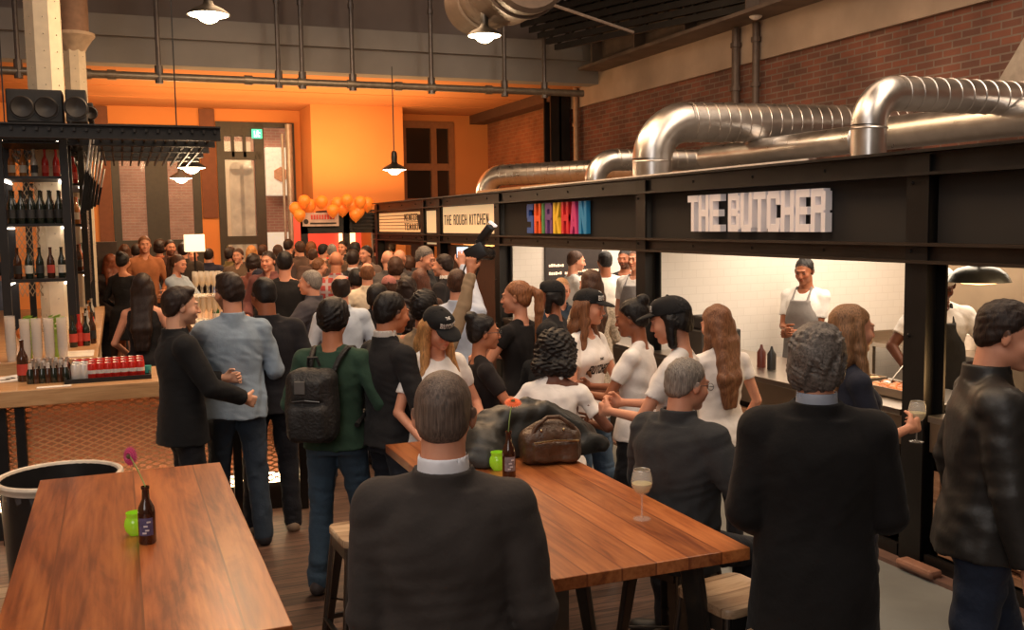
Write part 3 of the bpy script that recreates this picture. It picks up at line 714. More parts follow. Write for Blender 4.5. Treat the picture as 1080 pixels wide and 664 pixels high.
    if logo and to:
        me = to.data; V = np.empty(len(me.vertices)*3, np.float32); me.vertices.foreach_get('co', V); V = V.reshape(-1, 3)
        Fc = np.empty(len(me.loops), np.int32); me.loops.foreach_get('vertex_index', Fc); Fc = Fc.reshape(-1, 4)
        stamp('BUTCHER', V, Fc, sc, UF.mul(Frame(None, (0, 0, 1.215))), .21, .062, to, 'shirt_logo', (.01, .01, .01))
        stamp('THE', V, Fc, sc, UF.mul(Frame(None, (0, 0, 1.285))), .05, .018, to, 'shirt_small_print', (.01, .01, .01))
    if glasses:
        b = MB()
        for s in (-1, 1):
            c = [HF.out((s*.032+.021*math.cos(a), .108, .001+.016*math.sin(a)))*sc for a in np.linspace(0, 2*PI, 17)[:-1]]
            b.tube(c, .0016, 6, True); b.tube([HF.out((s*.053, .105, .004))*sc, HF.out((s*.08, .04, .006))*sc, HF.out((s*.082, -.015, .0))*sc], .0018, 6)
        b.tube([HF.out((-.012, .109, .004))*sc, HF.out((.012, .109, .004))*sc], .0016, 6)
        b.build('glasses', mat('spectacle_frame', (.05, .05, .05), .3), root)
    W = lambda p: (root.matrix_basis if False else (Matrix.Translation(loc) @ Matrix.Rotation(rzv, 4, 'Z'))) @ Vector(np.array(p)*sc)
    hands = []
    for i, (E, Wr) in enumerate(((EL, WL), (ER, WR))):
        d = unit(Wr-E) if hdir[i] is None else unit(hdir[i]); s = (-1, 1)[i]
        n = hn[i] if hn[i] is not None else (-s, .1, 0); n = np.array(n, float); n = unit(n-(n @ d)*d)
        hands.append(W(Wr+d*.085+n*.032))
    return dict(root=root, hands=hands, W=W, UF=UF, HF=HF, sc=sc, rz=rzv, loc=loc)
def stamp(text, V, Fc, sc, fr, width, height, parent, name, col=(.8, .78, .75)):
    """flat letters laid onto a garment, projected along the frame's -y axis"""
    tree = BVHTree.FromPolygons([tuple(v) for v in V], [tuple(f) for f in Fc])
    ws, tw = word(text, .62, .20, .10)
    bm = bmesh.new(); kx = width/tw
    for g in ws:
        for poly in g:
            (x0, y0), (x1, y1), (x2, y2), (x3, y3) = poly; nu = max(1, int(abs(x1-x0)*kx/.008)); nv = max(1, int(abs(y3-y0)*height/.008))
            grid = []
            for j in range(nv+1):
                for i in range(nu+1):
                    u, v = i/nu, j/nv
                    a = (x0+(x1-x0)*u, y0+(y1-y0)*u); b = (x3+(x2-x3)*u, y3+(y2-y3)*u); p = (a[0]*(1-v)+b[0]*v, a[1]*(1-v)+b[1]*v)
                    lx_ = -(p[0]*kx-width/2)   # read from the front: the wearer's right is the reader's left
                    o = Vector(fr.out((lx_, .4, p[1]*height-height/2))*sc); d = Vector(fr.rot((0, -1, 0)))
                    hit = tree.ray_cast(o, d)
                    q = (hit[0]-d*.0022) if hit[0] is not None else None
                    grid.append(bm.verts.new(q) if q is not None else None)
            for j in range(nv):
                for i in range(nu):
                    f = [grid[j*(nu+1)+i], grid[j*(nu+1)+i+1], grid[(j+1)*(nu+1)+i+1], grid[(j+1)*(nu+1)+i]]
                    if all(x is not None for x in f): bm.faces.new(f)
    me = bpy.data.meshes.new(name); bm.to_mesh(me); bm.free(); me.materials.append(mat('print_%.2f' % col[0], col, .6, var=.03))
    o = bpy.data.objects.new(name, me); link(o, parent)
# ------------------------------------------------------------------ the hall
BW = 8.3      # right brick wall
YB = 22.0     # back wall
steel = mat('blackened_steel', (.022, .020, .019), .42, .55, var=.25, scale=3, bump=.05)
steel2 = mat('dark_steel', (.03, .028, .027), .4, .6, var=.2, scale=4)
fascia_m = mat('fascia_black', (.017, .014, .012), .75, 0, var=.12, scale=2)
def structure(mb, name, m, **k): return mb.build(name, m, kind='structure', **k)
# floor: planks on the left, painted screed along the stalls
b = MB(); b.bb(-7, 3.02, -5, YB, -.12, 0)
structure(b, 'floor', wood('floor_planks', (.035, .018, .012), (.085, .042, .027), (.15, .080, .052), along=0, plank=.085, rough=.5, bump=.2, dark=(.008, .005, .004)))
b = MB(); b.bb(3.02, BW, -5, YB, -.12, 0)
structure(b, 'floor', mat('floor_screed', (.23, .25, .25), .45, 0, var=.22, scale=1.6, bump=.1, bscale=8))
# walls
b = MB(); b.bb(BW, BW+.3, -5, 17.4, 0, 8.6)
structure(b, 'wall_right', brick('brick_wall', 1, (.23, .085, .052), (.13, .062, .045), (.20, .15, .12), .93))
b = MB(); b.bb(BW, BW+.3, 17.4, YB, 0, 8.6)
structure(b, 'wall_right', brick('brick_wall_far', 1, (.42, .15, .06), (.33, .12, .05), (.4, .2, .1), .93))
b = MB(); b.bb(BW-.06, BW, -5, 17.4, 4.26, 8.6)
plaster = mat('plaster_beige', (.36, .27, .20), .9, 0, var=.22, scale=1.2, bump=.15, bscale=10)
structure(b, 'trim_1', plaster)
b = MB(); b.bb(-7.3, -7, -5, YB, 0, 8.6); structure(b, 'wall_left', mat('plaster_warm', (.55, .36, .2), .9, var=.06))
b = MB(); b.bb(-7.3, BW+.3, -5.3, -5, 0, 8.6); structure(b, 'wall_front', mat('plaster_grey', (.3, .28, .26), .9, var=.06))
b = MB(); b.bb(-7.3, BW+.3, -5.3, 16.4, 8.6, 8.8); structure(b, 'ceiling', mat('ceiling_upper', (.30, .26, .24), .9, var=.1))
ochre = mat('ochre_paint', (.60, .235, .075), .85, 0, var=.05, scale=1.0)
ochre2 = mat('ochre_wall', (.66, .255, .070), .85, 0, var=.05, scale=1.0)
b = MB(); b.bb(-7.3, BW+.3, 16.15, YB+.3, 4.62, 4.85)
for y in (17.4, 18.9, 20.4): b.bb(-7.3, BW, y, y+.012, 4.608, 4.63)
structure(b, 'ceiling', ochre)
# gable above the lower room with its ledges
band = mat('concrete_grey', (.30, .285, .27), .9, 0, var=.1, scale=1.5)
b = MB(); b.bb(-7.3, BW, 16.3, 16.6, 5.28, 8.6); structure(b, 'wall_back', mat('gable_plaster', (.22, .18, .165), .9, 0, var=.1, scale=1.2))
b = MB(); b.bb(-7.3, BW, 16.12, 16.5, 4.58, 4.97); b.bb(-7.3, BW, 16.02, 16.5, 4.97, 5.28); structure(b, 'trim_2', band)
# back wall with openings (window 122-210, door 230-310 px)
wl, wr = atY(118, 200, YB).x, atY(212, 200, YB).x; dl, dr = atY(230, 200, YB).x, atY(312, 200, YB).x
WT, WB = 4.25, 1.75; DT = 4.35
kl, kr = atY(422, 160, YB).x, atY(479, 160, YB).x; KT, KB = 4.45, 2.6
b = MB()
b.bb(-7.3, wl, YB, YB+.3, 0, 4.62); b.bb(wl, wr, YB, YB+.3, WT, 4.62); b.bb(wl, wr, YB, YB+.3, 0, .9)
b.bb(wr, dl, YB, YB+.3, 0, 4.62); b.bb(dl, dr, YB, YB+.3, DT, 4.62); b.bb(dr, kl, YB, YB+.3, 0, 4.62)
b.bb(kl, kr, YB, YB+.3, KT, 4.62); b.bb(kl, kr, YB, YB+.3, 0, KB); b.bb(kr, BW+.3, YB, YB+.3, 0, 4.62)
structure(b, 'wall_back', ochre2)
# dark brown pilasters beside the openings
b = MB()
b.bb(wl-.27, wl-.01, YB-.06, YB, 0, 4.6); b.bb(wr+.02, dl-.02, YB-.06, YB, 2.3, 4.6)
structure(b, 'trim_3', mat('brown_pilaster', (.17, .06, .025), .7, var=.1))
# bulkhead
bx0, bx1 = atY(313, 180, YB).x, atY(426, 180, YB-1.3).x
b = MB(); b.bb(bx0+.1, bx1, YB-1.3, YB, 0, 4.62); structure(b, 'wall_back', ochre2)
green = mat('dark_green_joinery', (.035, .030, .018), .5, var=.15)
pane = thinglass('window_pane', (.55, .5, .48), .12, .05)
def pane_box(x0, x1, z0, z1, y, parent, nm='pane'): MB().bb(x0, x1, y-.006, y+.006, z0, z1).build(nm, pane, parent)
# window_1: two tall lights with a fat mullion, a low row below
b = MB(); mx = (wl+wr)/2
for x0, x1 in ((wl, wl+.16), (mx-.22, mx+.22), (wr-.16, wr)): b.bb(x0, x1, YB-.02, YB+.14, .9, WT)
b.bb(wl, wr, YB-.03, YB+.15, WB-.13, WB+.10); b.bb(wl, wr, YB-.03, YB+.15, .9, 1.02); b.bb(wl, wr, YB-.03, YB+.15, WT-.14, WT); b.bb(wl, wr, YB-.02, YB+.14, 3.62, 3.74)
w1 = structure(b, 'window_1', green)
for x0, x1 in ((wl+.16, mx-.22), (mx+.22, wr-.16)):
    for z0, z1 in ((1.02, WB-.13), (WB+.10, 3.62), (3.74, WT-.14)): pane_box(x0, x1, z0, z1, YB+.06, w1)
# door_1: glazed leaf with arched transom bars + side light
dm = atY(277, 200, YB).x; b = MB()
for x0, x1 in ((dl, dl+.16), (dm-.14, dm+.06), (dr-.14, dr)): b.bb(x0, x1, YB-.04, YB+.14, 0, DT)
b.bb(dl, dm, YB-.04, YB+.15, 1.72, 1.9); b.bb(dl, dr, YB-.04, YB+.15, DT-.1, DT); b.bb(dl, dm, YB-.04, YB+.15, 3.55, 3.72); b.bb(dl, dm, YB-.04, YB+.14, 0, .9)
b.bb(dl, dm, YB-.03, YB+.14, 4.05, 4.25)
for t in (.33, .66): x = dl+.1+(dm-dl-.2)*t; b.bb(x-.03, x+.03, YB-.04, YB+.12, 3.6, 4.25)
d1 = structure(b, 'door_1', green)
for z0, z1 in ((.9, 1.72), (1.9, 3.55), (3.72, 4.05)): pane_box(dl+.16, dm-.14, z0, z1, YB+.06, d1)
MB().bb(dl+.12, dl+.14, YB-.09, YB-.04, 1.1, 1.7).build('door_handle', mat('brass', (.4, .28, .12), .3, 1), d1)
# window_2: dark night panes in a brown frame
b = MB(); km = (kl+kr)/2+.15
for x0, x1 in ((kl, kl+.14), (km-.07, km+.07), (kr-.14, kr)): b.bb(x0, x1, YB-.03, YB+.14, KB, KT)
for z in (KB+.02, 3.42, KT-.06): b.bb(kl+.01, kr-.01, YB-.022, YB+.13, z-.08, z+.08)
w2 = structure(b, 'window_2', mat('brown_frame', (.30, .13, .05), .6, var=.1))
MB().bb(kl+.05, kr-.05, YB+.05, YB+.07, KB, KT).build('pane', mat('night_glass', (.03, .02, .014), .12, var=0), w2)
# the building across the passage, seen through the openings
b = MB(); b.bb(-3, 6.5, 26.5, 26.8, 0, 6); structure(b, 'wall_back', brick('outside_brick', 0, (.50, .24, .17), (.44, .20, .14), (.52, .34, .25), 1))
b = MB(); b.bb(-3, 6.5, YB+.3, 26.5, -.1, 0); structure(b, 'floor', mat('outside_floor', (.3, .22, .17), .8))
b = MB(); b.bb(-3, 6.5, YB+.3, 26.8, 5.2, 5.3); structure(b, 'ceiling', mat('outside_ceiling', (.35, .25, .2), .8))
cream = mat('cream_paint', (.82, .66, .46), .6, var=.05)
x0, x1 = atY(232, 200, 26.4).x, atY(266, 200, 26.4).x
b = MB(); b.bb(x0, x1, 26.38, 26.5, 0, 4.3)
o = b.build('shop_window', cream, label='cream window front of the building across, behind the glazed door', cat='window')
b = MB()
for i in range(2):
    xa = x0+.25+i*(x1-x0-.3)/2; b.bb(xa, xa+.35, 26.34, 26.39, 1.3, 3.6); b.cone((xa+.175, 26.34, 3.6), (xa+.175, 26.39, 3.6), .175, n=20)
b.build('glazing', mat('lit_glazing', (.42, .33, .22), .3, var=.4, scale=3, emit=(.6, .42, .25), es=.25), o)
x0, x1 = atY(281, 200, 26.3).x, atY(303, 200, 26.3).x
b = MB(); b.bb(x0, x1, 26.2, 26.5, 2.9, 4.15, bev=.02)
o = b.build('lightbox_sign', mat('lightbox', (.85, .72, .55), .5, emit=(.9, .75, .55), es=.35), label='cream wall lightbox with a faint orange emblem on the brick across', cat='sign')
MB().cone(((x0+x1)/2+.1, 26.2, 3.45), ((x0+x1)/2+.1, 26.17, 3.45), .2, n=6).build('emblem', mat('orange_emblem', (.75, .35, .18), .6), o)
x0, x1 = atY(278, 255, 25.5).x, atY(306, 255, 25.5).x
MB().bb(x0, x1, 25.4, 25.5, 0, 1.95).build('lit_board', mat('white_board', (.9, .78, .6), .6, emit=(1, .85, .65), es=.4), label='pale lit panel standing in the passage beyond the open doorway', cat='panel')
x = atY(306, 200, YB-.2).x
b = MB(); b.cone((x, YB-.25, 0), (x, YB-.25, 4.3), .075, n=14); b.cone((x-.13, YB-.2, 0), (x-.13, YB-.2, 4.1), .03, n=10)
b.build('drain_pipe', mat('pale_pipe', (.42, .36, .30), .4, .4), label='tall pale vertical pipe beside the open doorway', cat='pipe')
# green exit sign
p = atY(271, 141, YB-.12); r = empty('exit_sign', p, 0, 'small green lit exit sign with white running figure above the door', 'sign')
MB().bb(-.11, .11, 0, .04, -.1, .1, bev=.008).build('sign_box', emis('exit_green', (.05, .55, .30), 1.6), r)
b = MB(); b.bb(-.06, -.045, -.008, 0, -.07, .06); b.bb(-.01, .03, -.008, 0, -.02, .04); b.bb(.0, .025, -.008, 0, .045, .07); b.bb(-.03, .0, -.008, 0, -.07, -.02); b.bb(.03, .055, -.008, 0, -.07, -.03); b.bb(.03, .07, -.008, 0, .01, .025)
b.build('running_figure', emis('exit_white', (.9, 1, .9), 1.5), r)
# dark steel column + girder on the right wall
y1 = atX(592, 80, BW-.35).y; y0 = atX(577, 80, BW-.35).y
b = MB(); b.bb(BW-.5, BW-.1, 17.25, 17.3, 0, 4.6); b.bb(BW-.5, BW-.1, 17.55, 17.6, 0, 4.6); b.bb(BW-.32, BW-.28, 17.25, 17.6, 0, 4.6)
b.build('steel_column', steel, label='dark riveted steel column against the right wall at the orange room', cat='column')
b = MB(); b.bb(BW-.55, BW-.06, -5, 15.95, 4.78, 4.83); b.bb(BW-.30, BW-.26, -5, 15.95, 4.83, 5.38); b.bb(BW-.55, BW-.06, -5, 15.95, 5.38, 5.43)
for y in np.arange(-4, 17, 1.5): b.bb(BW-.5, BW-.1, y, y+.03, 4.83, 5.38)
b.build('crane_girder', mat('dusty_steel', (.14, .105, .085), .6, .3, var=.3, scale=3), label='long dark steel girder running high along the brick wall', cat='girder')
b = MB(); b.bb(BW-.45, BW-.08, 17.3, YB, 4.42, 4.62); b.build('edge_beam', mat('brown_beam', (.10, .05, .03), .6), label='dark beam under the orange ceiling along the right wall', cat='beam')
# grid of dark roof trusses top right, with ventilation drums
for i in range(6):
    b = MB(); A = atY(541+i*9, 20+i*6, 15.5-i*.15); Bq = A+Vector((.4, -1.15, .0)).normalized()*(7-i*.3); b.bar(A, Bq, .06, .09); b.bar(A+Vector((0, 0, .3)), Bq+Vector((0, 0, .3)), .05, .05)
    for k in range(12): b.bar(A.lerp(Bq, k/12), A.lerp(Bq, (k+1)/12)+Vector((0, 0, .3)), .03)
    b.build('roof_truss', steel2, label='dark steel lattice beam under the roof at the top centre right', cat='beam', group='roof lattice beams')
for (px, py, D, r0, lab) in ((513, -4, 12.4, .40, 'dark round ventilation drum above the middle pendant lamp'), (550, -28, 11.0, .48, 'brown round ventilation drum at the top edge beside the roof beams')):
    p = atD(px, py, D); b = MB(); b.lathe([(0, -.2), (r0*.55, -.2), (r0*.6, -.25), (r0*.9, -.25), (r0, -.2), (r0, .5), (r0*.9, .55), (0, .55)], (0, 0, 0), 32)
    b.lathe([(r0, -.05), (r0+.03, -.04), (r0+.03, .0), (r0, .01)], (0, 0, 0), 32); bmesh.ops.transform(b.bm, matrix=Matrix.Translation(p) @ Matrix.Rotation(-PI/2, 4, 'X'), verts=b.bm.verts)
    b.build('ventilation_drum', mat('drum_metal', (.09, .065, .05), .6, .1), smooth=True, label=lab, cat='vent')
# vertical conduits on the brick wall
for px, rr, lab in ((776, .06, 'dark vertical pipe on the brick wall above the letter sign'), (797, .05, 'brown vertical pipe on the brick wall, right one of the pair'), (607, .05, 'thin pale vertical pipe on the brick wall beside the steel column')):
    p = atX(px, 90, BW-.12); b = MB(); b.cone((BW-.12, p.y, 0), (BW-.12, p.y, 4.76), rr, n=12)
    for z in (3.2, 3.9, 4.5): b.cone((BW-.12, p.y, z), (BW-.12, p.y, z+.06), rr+.02, n=12)
    b.build('wall_pipe', mat('pipe_brown%d' % px, (.10, .07, .055) if px != 607 else (.4, .25, .15), .5, .3), label=lab, cat='pipe')
# white smoke detector like box
p = atX(797, 16, BW-.3); MB().ball(p, .09, (1, 1, .7)).build('alarm_sounder', mat('white_plastic', (.8, .75, .68), .5), smooth=True, label='small white round sounder high on the brick wall', cat='alarm')
# grey sheet duct corner at far right
p = atX(1080, 65, 8.0); b = MB(); b.poly([(8.05, 7.45, 3.1), (8.05, 6.9, 3.82), (8.05, 4.8, 4.0), (8.05, 4.8, 3.1)], (.2, 0, 0)); b.build('sheet_metal_duct', mat('dull_zinc', (.35, .31, .27), .5, .5), label='dull grey sheet metal duct behind the silver pipe at far right', cat='duct')
# horizontal sprinkler main and its hangers
pz = atY(120, 79, 15.6).z; b = MB()
xa, xb = atY(0, 70, 15.6), atY(615, 103, 15.6)
b.tube([(-4, 15.6, pz), (xb.x, 15.6, pz)], .058, 12)
for px in (92, 118, 262, 318, 370, 420, 455, 515, 575): x = atY(px, 85, 15.6).x; b.tube([(x-.06, 15.6, pz), (x+.06, 15.6, pz)], .075, 12)
b.build('water_main', mat('pipe_brass_grey', (.30, .25, .19), .4, .6), smooth=True, label='long horizontal grey pipe hanging below the orange ceiling edge', cat='pipe')
labs = ['thin hanger rod at far left above the speaker', 'hanger rod left of the left pendant lamp', 'hanger rod just right of the left pendant lamp', 'hanger rod second right of the left pendant lamp', 'hanger rod in the middle between the pendant lamps', 'hanger rod left of the middle pendant lamp', 'hanger rod right of the middle pendant lamp', 'hanger rod beside the dark steel column']
for px, lab in zip((20, 168, 294, 319, 372, 455, 532, 574), labs):
    x = atY(px, 85, 15.6).x; b = MB(); b.cone((x, 15.6, pz), (x, 15.6, 8.6), .035, n=10); b.cone((x, 15.6, pz-.1), (x, 15.6, pz+.16), .06, n=10)
    for z in (5.5, 6.3): b.cone((x, 15.6, z), (x, 15.6, z+.08), .05, n=10)
    b.build('pipe_hanger', mat('hanger_grey', (.16, .14, .13), .45, .6), label='vertical '+lab, cat='pipe')
b = MB(); b.tube([atY(556, -4, 12), atY(668, 34, 12.6)], .022, 8); b.build('conduit', mat('pipe_pale', (.4, .33, .28), .5, .3), label='thin pale conduit crossing the ceiling beside the round drums', cat='pipe')
# cream columns
def column(px0, px1, pyb, D, lab, cap=False):
    a, c = atD(px0, pyb, D), atD(px1, pyb, D); r = (c-a).length/2; m = (a+c)/2
    e = empty('cast_column', (m.x, m.y, 0), .35, lab, 'column')
    b = MB(); b.cone((0, 0, 0), (0, 0, 8.6 if not cap else 4.9), r*1.08, n=8)
    b.build('shaft', mat('cream_column', (.74, .62, .44), .55, var=.06), e)
    b = MB()
    for k in range(8):
        a_ = k*PI/4+PI/8
        for z in np.arange(.3, 8.4 if not cap else 4.6, .16): b.ball((math.cos(a_+.1)*r*1.03, math.sin(a_+.1)*r*1.03, z), .007, n=6)
    b.build('rivets', mat('column_rivet', (.5, .4, .28), .5), e)['kind'] = 'stuff'
    if cap: MB().lathe([(r, 4.36), (r*1.2, 4.42), (r*1.7, 4.52), (r*2.0, 4.56), (r*2.0, 4.6), (r, 4.62)], n=24).build('capital', mat('cream_capital', (.5, .36, .24), .6), e, smooth=True); MB().cone((0, 0, 4.6), (0, 0, 6.5), r*1.45, r*1.5, n=20).build('casing', mat('casing_brown', (.28, .16, .10), .7), e, smooth=True)
column(32, 66, 92, 9.6, 'tall cream riveted iron column rising behind the speaker')
column(70, 91, 92, 12.6, 'second cream iron column with flared capital behind the first', True)
# pendant lamps
enamel = mat('black_enamel', (.02, .018, .016), .35); bulb = emis('lamp_white', (1, .83, .58), 9)
def pendant(px, py, D, lab, rad=.2, rod=8.6, chain=True, power=60):
    p = atD(px, py, D); e = empty('pendant_lamp', p, 0, lab, 'lamp', None)
    MB().lathe([(.035, .17), (.05, .12), (.06, .10), (rad*.75, .055), (rad, .015), (rad+.006, 0), (rad-.004, 0), (rad*.73, .045), (.06, .09), (0, .09)], n=40).build('lamp_shade', enamel, e, smooth=True)
    MB().lathe([(0, .30), (.03, .30), (.045, .27), (.05, .2), (.045, .13), (0, .13)], n=20).build('lamp_socket', enamel, e, smooth=True)
    MB().lathe([(rad*.94, .012), (rad*.93, -.002), (rad*.55, -.02), (rad*.40, -.055), (rad*.2, -.075), (0, -.08)], n=32).build('glass_globe', bulb, e, smooth=True)
    MB().cone((0, 0, .3), (0, 0, rod-p.z), .009, n=8).build('cord', enamel, e)
    l = bpy.data.lights.new('lamp_light', 'POINT'); l.energy = power; l.color = (1, .72, .42); l.shadow_soft_size = .12; lo = bpy.data.objects.new('lamp_light', l); lo.location = (p.x, p.y, p.z-.16); link(lo)
pendant(220, 16, 9.8, 'white glowing pendant lamp with black cap at top left, nearest of all', .205, power=45)
pendant(511, 38, 11.4, 'pendant lamp with black socket at top centre below the round drum', .20, power=45)
pendant(416, 179, 15.8, 'pendant lamp on long cord before the orange bulkhead and dark window', .20, 4.62, power=50)
pendant(202, 177, 13.5, 'pendant lamp just below the black pergola edge, larger of the two', .195, 3.1, power=40)
pendant(191, 188, 16.5, 'pendant lamp below the black pergola, smaller and farther one', .19, 3.1, power=40)
# ------------------------------------------------------------------ the row of food stalls (front at X=4.37)
SX = 4.37
posts = [4.45, 7.72, 11.3, 13.67, 14.48, 17.35]
# each post a thing
pl = ['big dark steel post right of the white letter sign', 'dark steel post between the white letters and the coloured letters', 'dark steel post left of the coloured letter sign, behind the raised camera', 'thin dark post left of the rough kitchen sign', 'dark post right of the striped lightbox', 'dark corner post at the far end of the stall row']
for y, l in zip(posts, pl):
    b = MB(); w = .085
    b.bb(SX-.01, SX+.005, y-w, y+w, 0, 2.46); b.bb(SX+.14, SX+.155, y-w, y+w, 0, 2.46); b.bb(SX, SX+.15, y-.012, y+.012, 0, 2.46); b.bb(SX-.06, SX+.2, y-w-.05, y+w+.05, 0, .02)
    for z in (.4, .85, 1.4, 1.9, 2.3): b.ball((SX-.012, y+.04, z), .012, n=6)
    b.build('steel_post', steel, label=l, cat='post')
def beam(y0, y1, z0, z1, lab, nm='steel_beam'):
    b = MB(); b.bb(SX-.05, SX+.17, y0, y1, z1-.018, z1); b.bb(SX-.05, SX+.17, y0, y1, z0, z0+.018); b.bb(SX+.02, SX+.05, y0, y1, z0, z1)
    for y in np.arange(y0+.4, y1, .8): b.ball((SX+.018, y, (z0+z1)/2), .012, n=6)
    return b.build(nm, steel2 if z1 > 2.4 else mat('steel_brown', (.045, .032, .024), .45, .4, var=.2, scale=4), label=lab, cat='beam')
beam(-1.5, 17.45, 2.34, 2.49, 'long dark steel channel along the top of the stall row')
beam(-1.5, 17.45, 1.83, 1.95, 'dark brown steel beam above the stall openings')
for a, c, l in ((-1.5, 4.36, 'black fascia panel at far right, without letters'), (4.54, 7.63, 'black fascia panel carrying the white letters'), (7.81, 11.21, 'black fascia panel carrying the coloured letters')):
    MB().bb(SX+.06, SX+.09, a, c, 1.95, 2.34).build('fascia_panel', fascia_m, label=l, cat='panel')
# bright slits between fascia and beam
# roof decks
b = MB(); b.bb(SX+.1, 7.6, -1.5, 17.3, 2.36, 2.42); b.build('stall_roof', mat('stall_roof', (.10, .09, .085), .8), label='flat dark roof deck over the row of stalls', cat='roof')
b = MB(); b.bar((SX+.04, 5.5, 2.50), (SX+.04, 10.6, 2.50), .02); b.build('edge_strip', mat('pale_strip', (.75, .68, .6), .5), label='thin pale strip lying on the stall roof edge', cat='strip')
# dark inner partitions between stalls
tile = mat('white_tiles', (.86, .80, .74), .35, 0, var=.02)
m, nt, bb_ = nodes('kitchen_tiles'); bb_.inputs['Roughness'].default_value = .3
tc = nt.nodes.new('ShaderNodeTexCoord'); sp = nt.nodes.new('ShaderNodeSeparateXYZ'); lnk(nt, tc.outputs['Object'], sp.inputs[0]); cb = nt.nodes.new('ShaderNodeCombineXYZ')
lnk(nt, math_node(nt, 'ADD', sp.outputs[0], sp.outputs[1]), cb.inputs[0]); lnk(nt, sp.outputs[2], cb.inputs[1]); br = nt.nodes.new('ShaderNodeTexBrick'); lnk(nt, cb.outputs[0], br.inputs['Vector'])
br.inputs['Scale'].default_value = 1; br.inputs['Brick Width'].default_value = .15; br.inputs['Row Height'].default_value = .075; br.inputs['Mortar Size'].default_value = .0025; br.inputs['Color1'].default_value = (.86, .80, .73, 1); br.inputs['Color2'].default_value = (.84, .78, .71, 1); br.inputs['Mortar'].default_value = (.76, .70, .63, 1)
lnk(nt, br.outputs['Color'], bb_.inputs['Base Color']); ktile = m
inox = mat('stainless', (.52, .46, .40), .28, 1, var=.06, scale=3, stretch=(1, 1, 14))
inox2 = mat('stainless_warm', (.50, .40, .30), .34, 1, var=.08, scale=3)
def wall(x0, x1, y0, y1, z0, z1, nm, m): structure(MB().bb(x0, x1, y0, y1, z0, z1), nm, m)
wall(7.45, 7.6, -1.5, 11.3, 0, 2.36, 'wall_stall_rear', ktile)
wall(SX+.16, 7.45, 11.2, 11.32, 0, 2.36, 'wall_stall_partition', ktile)
wall(SX+.16, 7.45, 7.68, 7.76, 0, 2.36, 'wall_stall_partition', ktile)
wall(SX+.1, 7.45, -1.5, -1.4, 0, 2.36, 'wall_stall_partition', inox2)
wall(7.41, 7.45, -1.4, 7.66, 0, 2.36, 'wall_stall_lining', inox2)
# tiled pier inside the butcher stall (panel seam at px 824..)
# counters with steel fronts and timber louvres
lou = wood('louvre_wood', (.16, .075, .04), (.30, .15, .08), (.42, .24, .14), along=1, rough=.5)
def louvre(y0, y1, label):
    e = empty('louvre_panel', (SX+.05, (y0+y1)/2, 0), 0, label, 'panel', None); h = (y1-y0)/2
    f = MB(); 
    for yy in (-h, h-.045): f.bb(-.03, .03, yy, yy+.045, .12, .66)
    f.bb(-.03, .03, -h, h, .12, .165); f.bb(-.03, .03, -h, h, .615, .66); f.build('frame', lou, e)
    s = MB()
    for k in range(8): z = .195+k*.055; s.box((0, 0, z), (.055, 2*h-.09, .012), R=Matrix.Rotation(math.radians(38), 3, 'Y'))
    s.build('slats', lou, e)
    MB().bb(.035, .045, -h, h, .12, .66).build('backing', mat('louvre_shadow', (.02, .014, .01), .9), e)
def counter(y0, y1, label, d_=.78):
    e = empty('service_counter', (SX, (y0+y1)/2, 0), 0, label, 'counter'); h = (y1-y0)/2
    b = MB(); b.bb(.0, d_+.02, -h, h, .90, .94, bev=.004); b.build('counter_top', inox, e)
    b = MB(); b.bb(.02, .04, -h, h, .72, .90); b.build('steel_front', inox2, e)
    b = MB(); b.bb(.10, d_, -h, h, 0, .72); b.build('plinth', mat('counter_black', (.022, .016, .013), .6), e)
    b = MB(); b.bb(.0, .03, -h, h, 0, .1); b.build('kick_board', steel, e)
counter(4.56, 7.62, 'steel counter with bright top in the stall under the white letters')
counter(-1.3, 4.34, 'steel counter of the nearest stall at right edge, behind the leather jacket man')
counter(7.84, 11.18, 'counter of the stall under the coloured letters', .34)
for a, c, l in ((3.05, 4.30, 'timber louvre panel in the counter front just right of the big post'), (1.6, 3.0, 'timber louvre panel at far right of the counter front'), (4.60, 5.30, 'timber louvre panel just left of the big post'), (5.35, 6.45, 'timber louvre panel behind the seated grey haired man'), (6.5, 7.6, 'timber louvre panel behind the white t-shirt women')):
    louvre(a, c, l)
b = MB(); b.bb(SX-.1, SX+.0, -1.5, 17.3, 0, .025); b.build('floor_rail', mat('rail_brown', (.16, .09, .07), .6), label='brown rail on the floor along the stall fronts', cat='rail')
MB().box((SX-.08, 4.30, .045), (.10, .28, .05), bev=.02).build('door_stop', mat('stop_wood', (.3, .15, .1), .6), label='small brown wooden block on the floor beside the big post', cat='block')
# bright slot lights / stall lights
def area(loc, sx, sy, e, c, rot=(0, 0, 0), nm='stall_light'):
    l = bpy.data.lights.new(nm, 'AREA'); l.shape = 'RECTANGLE'; l.size = sx; l.size_y = sy; l.energy = e; l.color = c
    o = bpy.data.objects.new(nm, l); o.location = loc; o.rotation_euler = rot; link(o); return o
area((6.1, 6.1, 2.3), 2.0, 2.6, 95, (1, .80, .60)); area((6.0, 9.5, 2.3), 2.0, 2.8, 105, (1, .80, .60)); area((5.7, 2.6, 2.3), 1.6, 2.6, 22, (1, .66, .36))
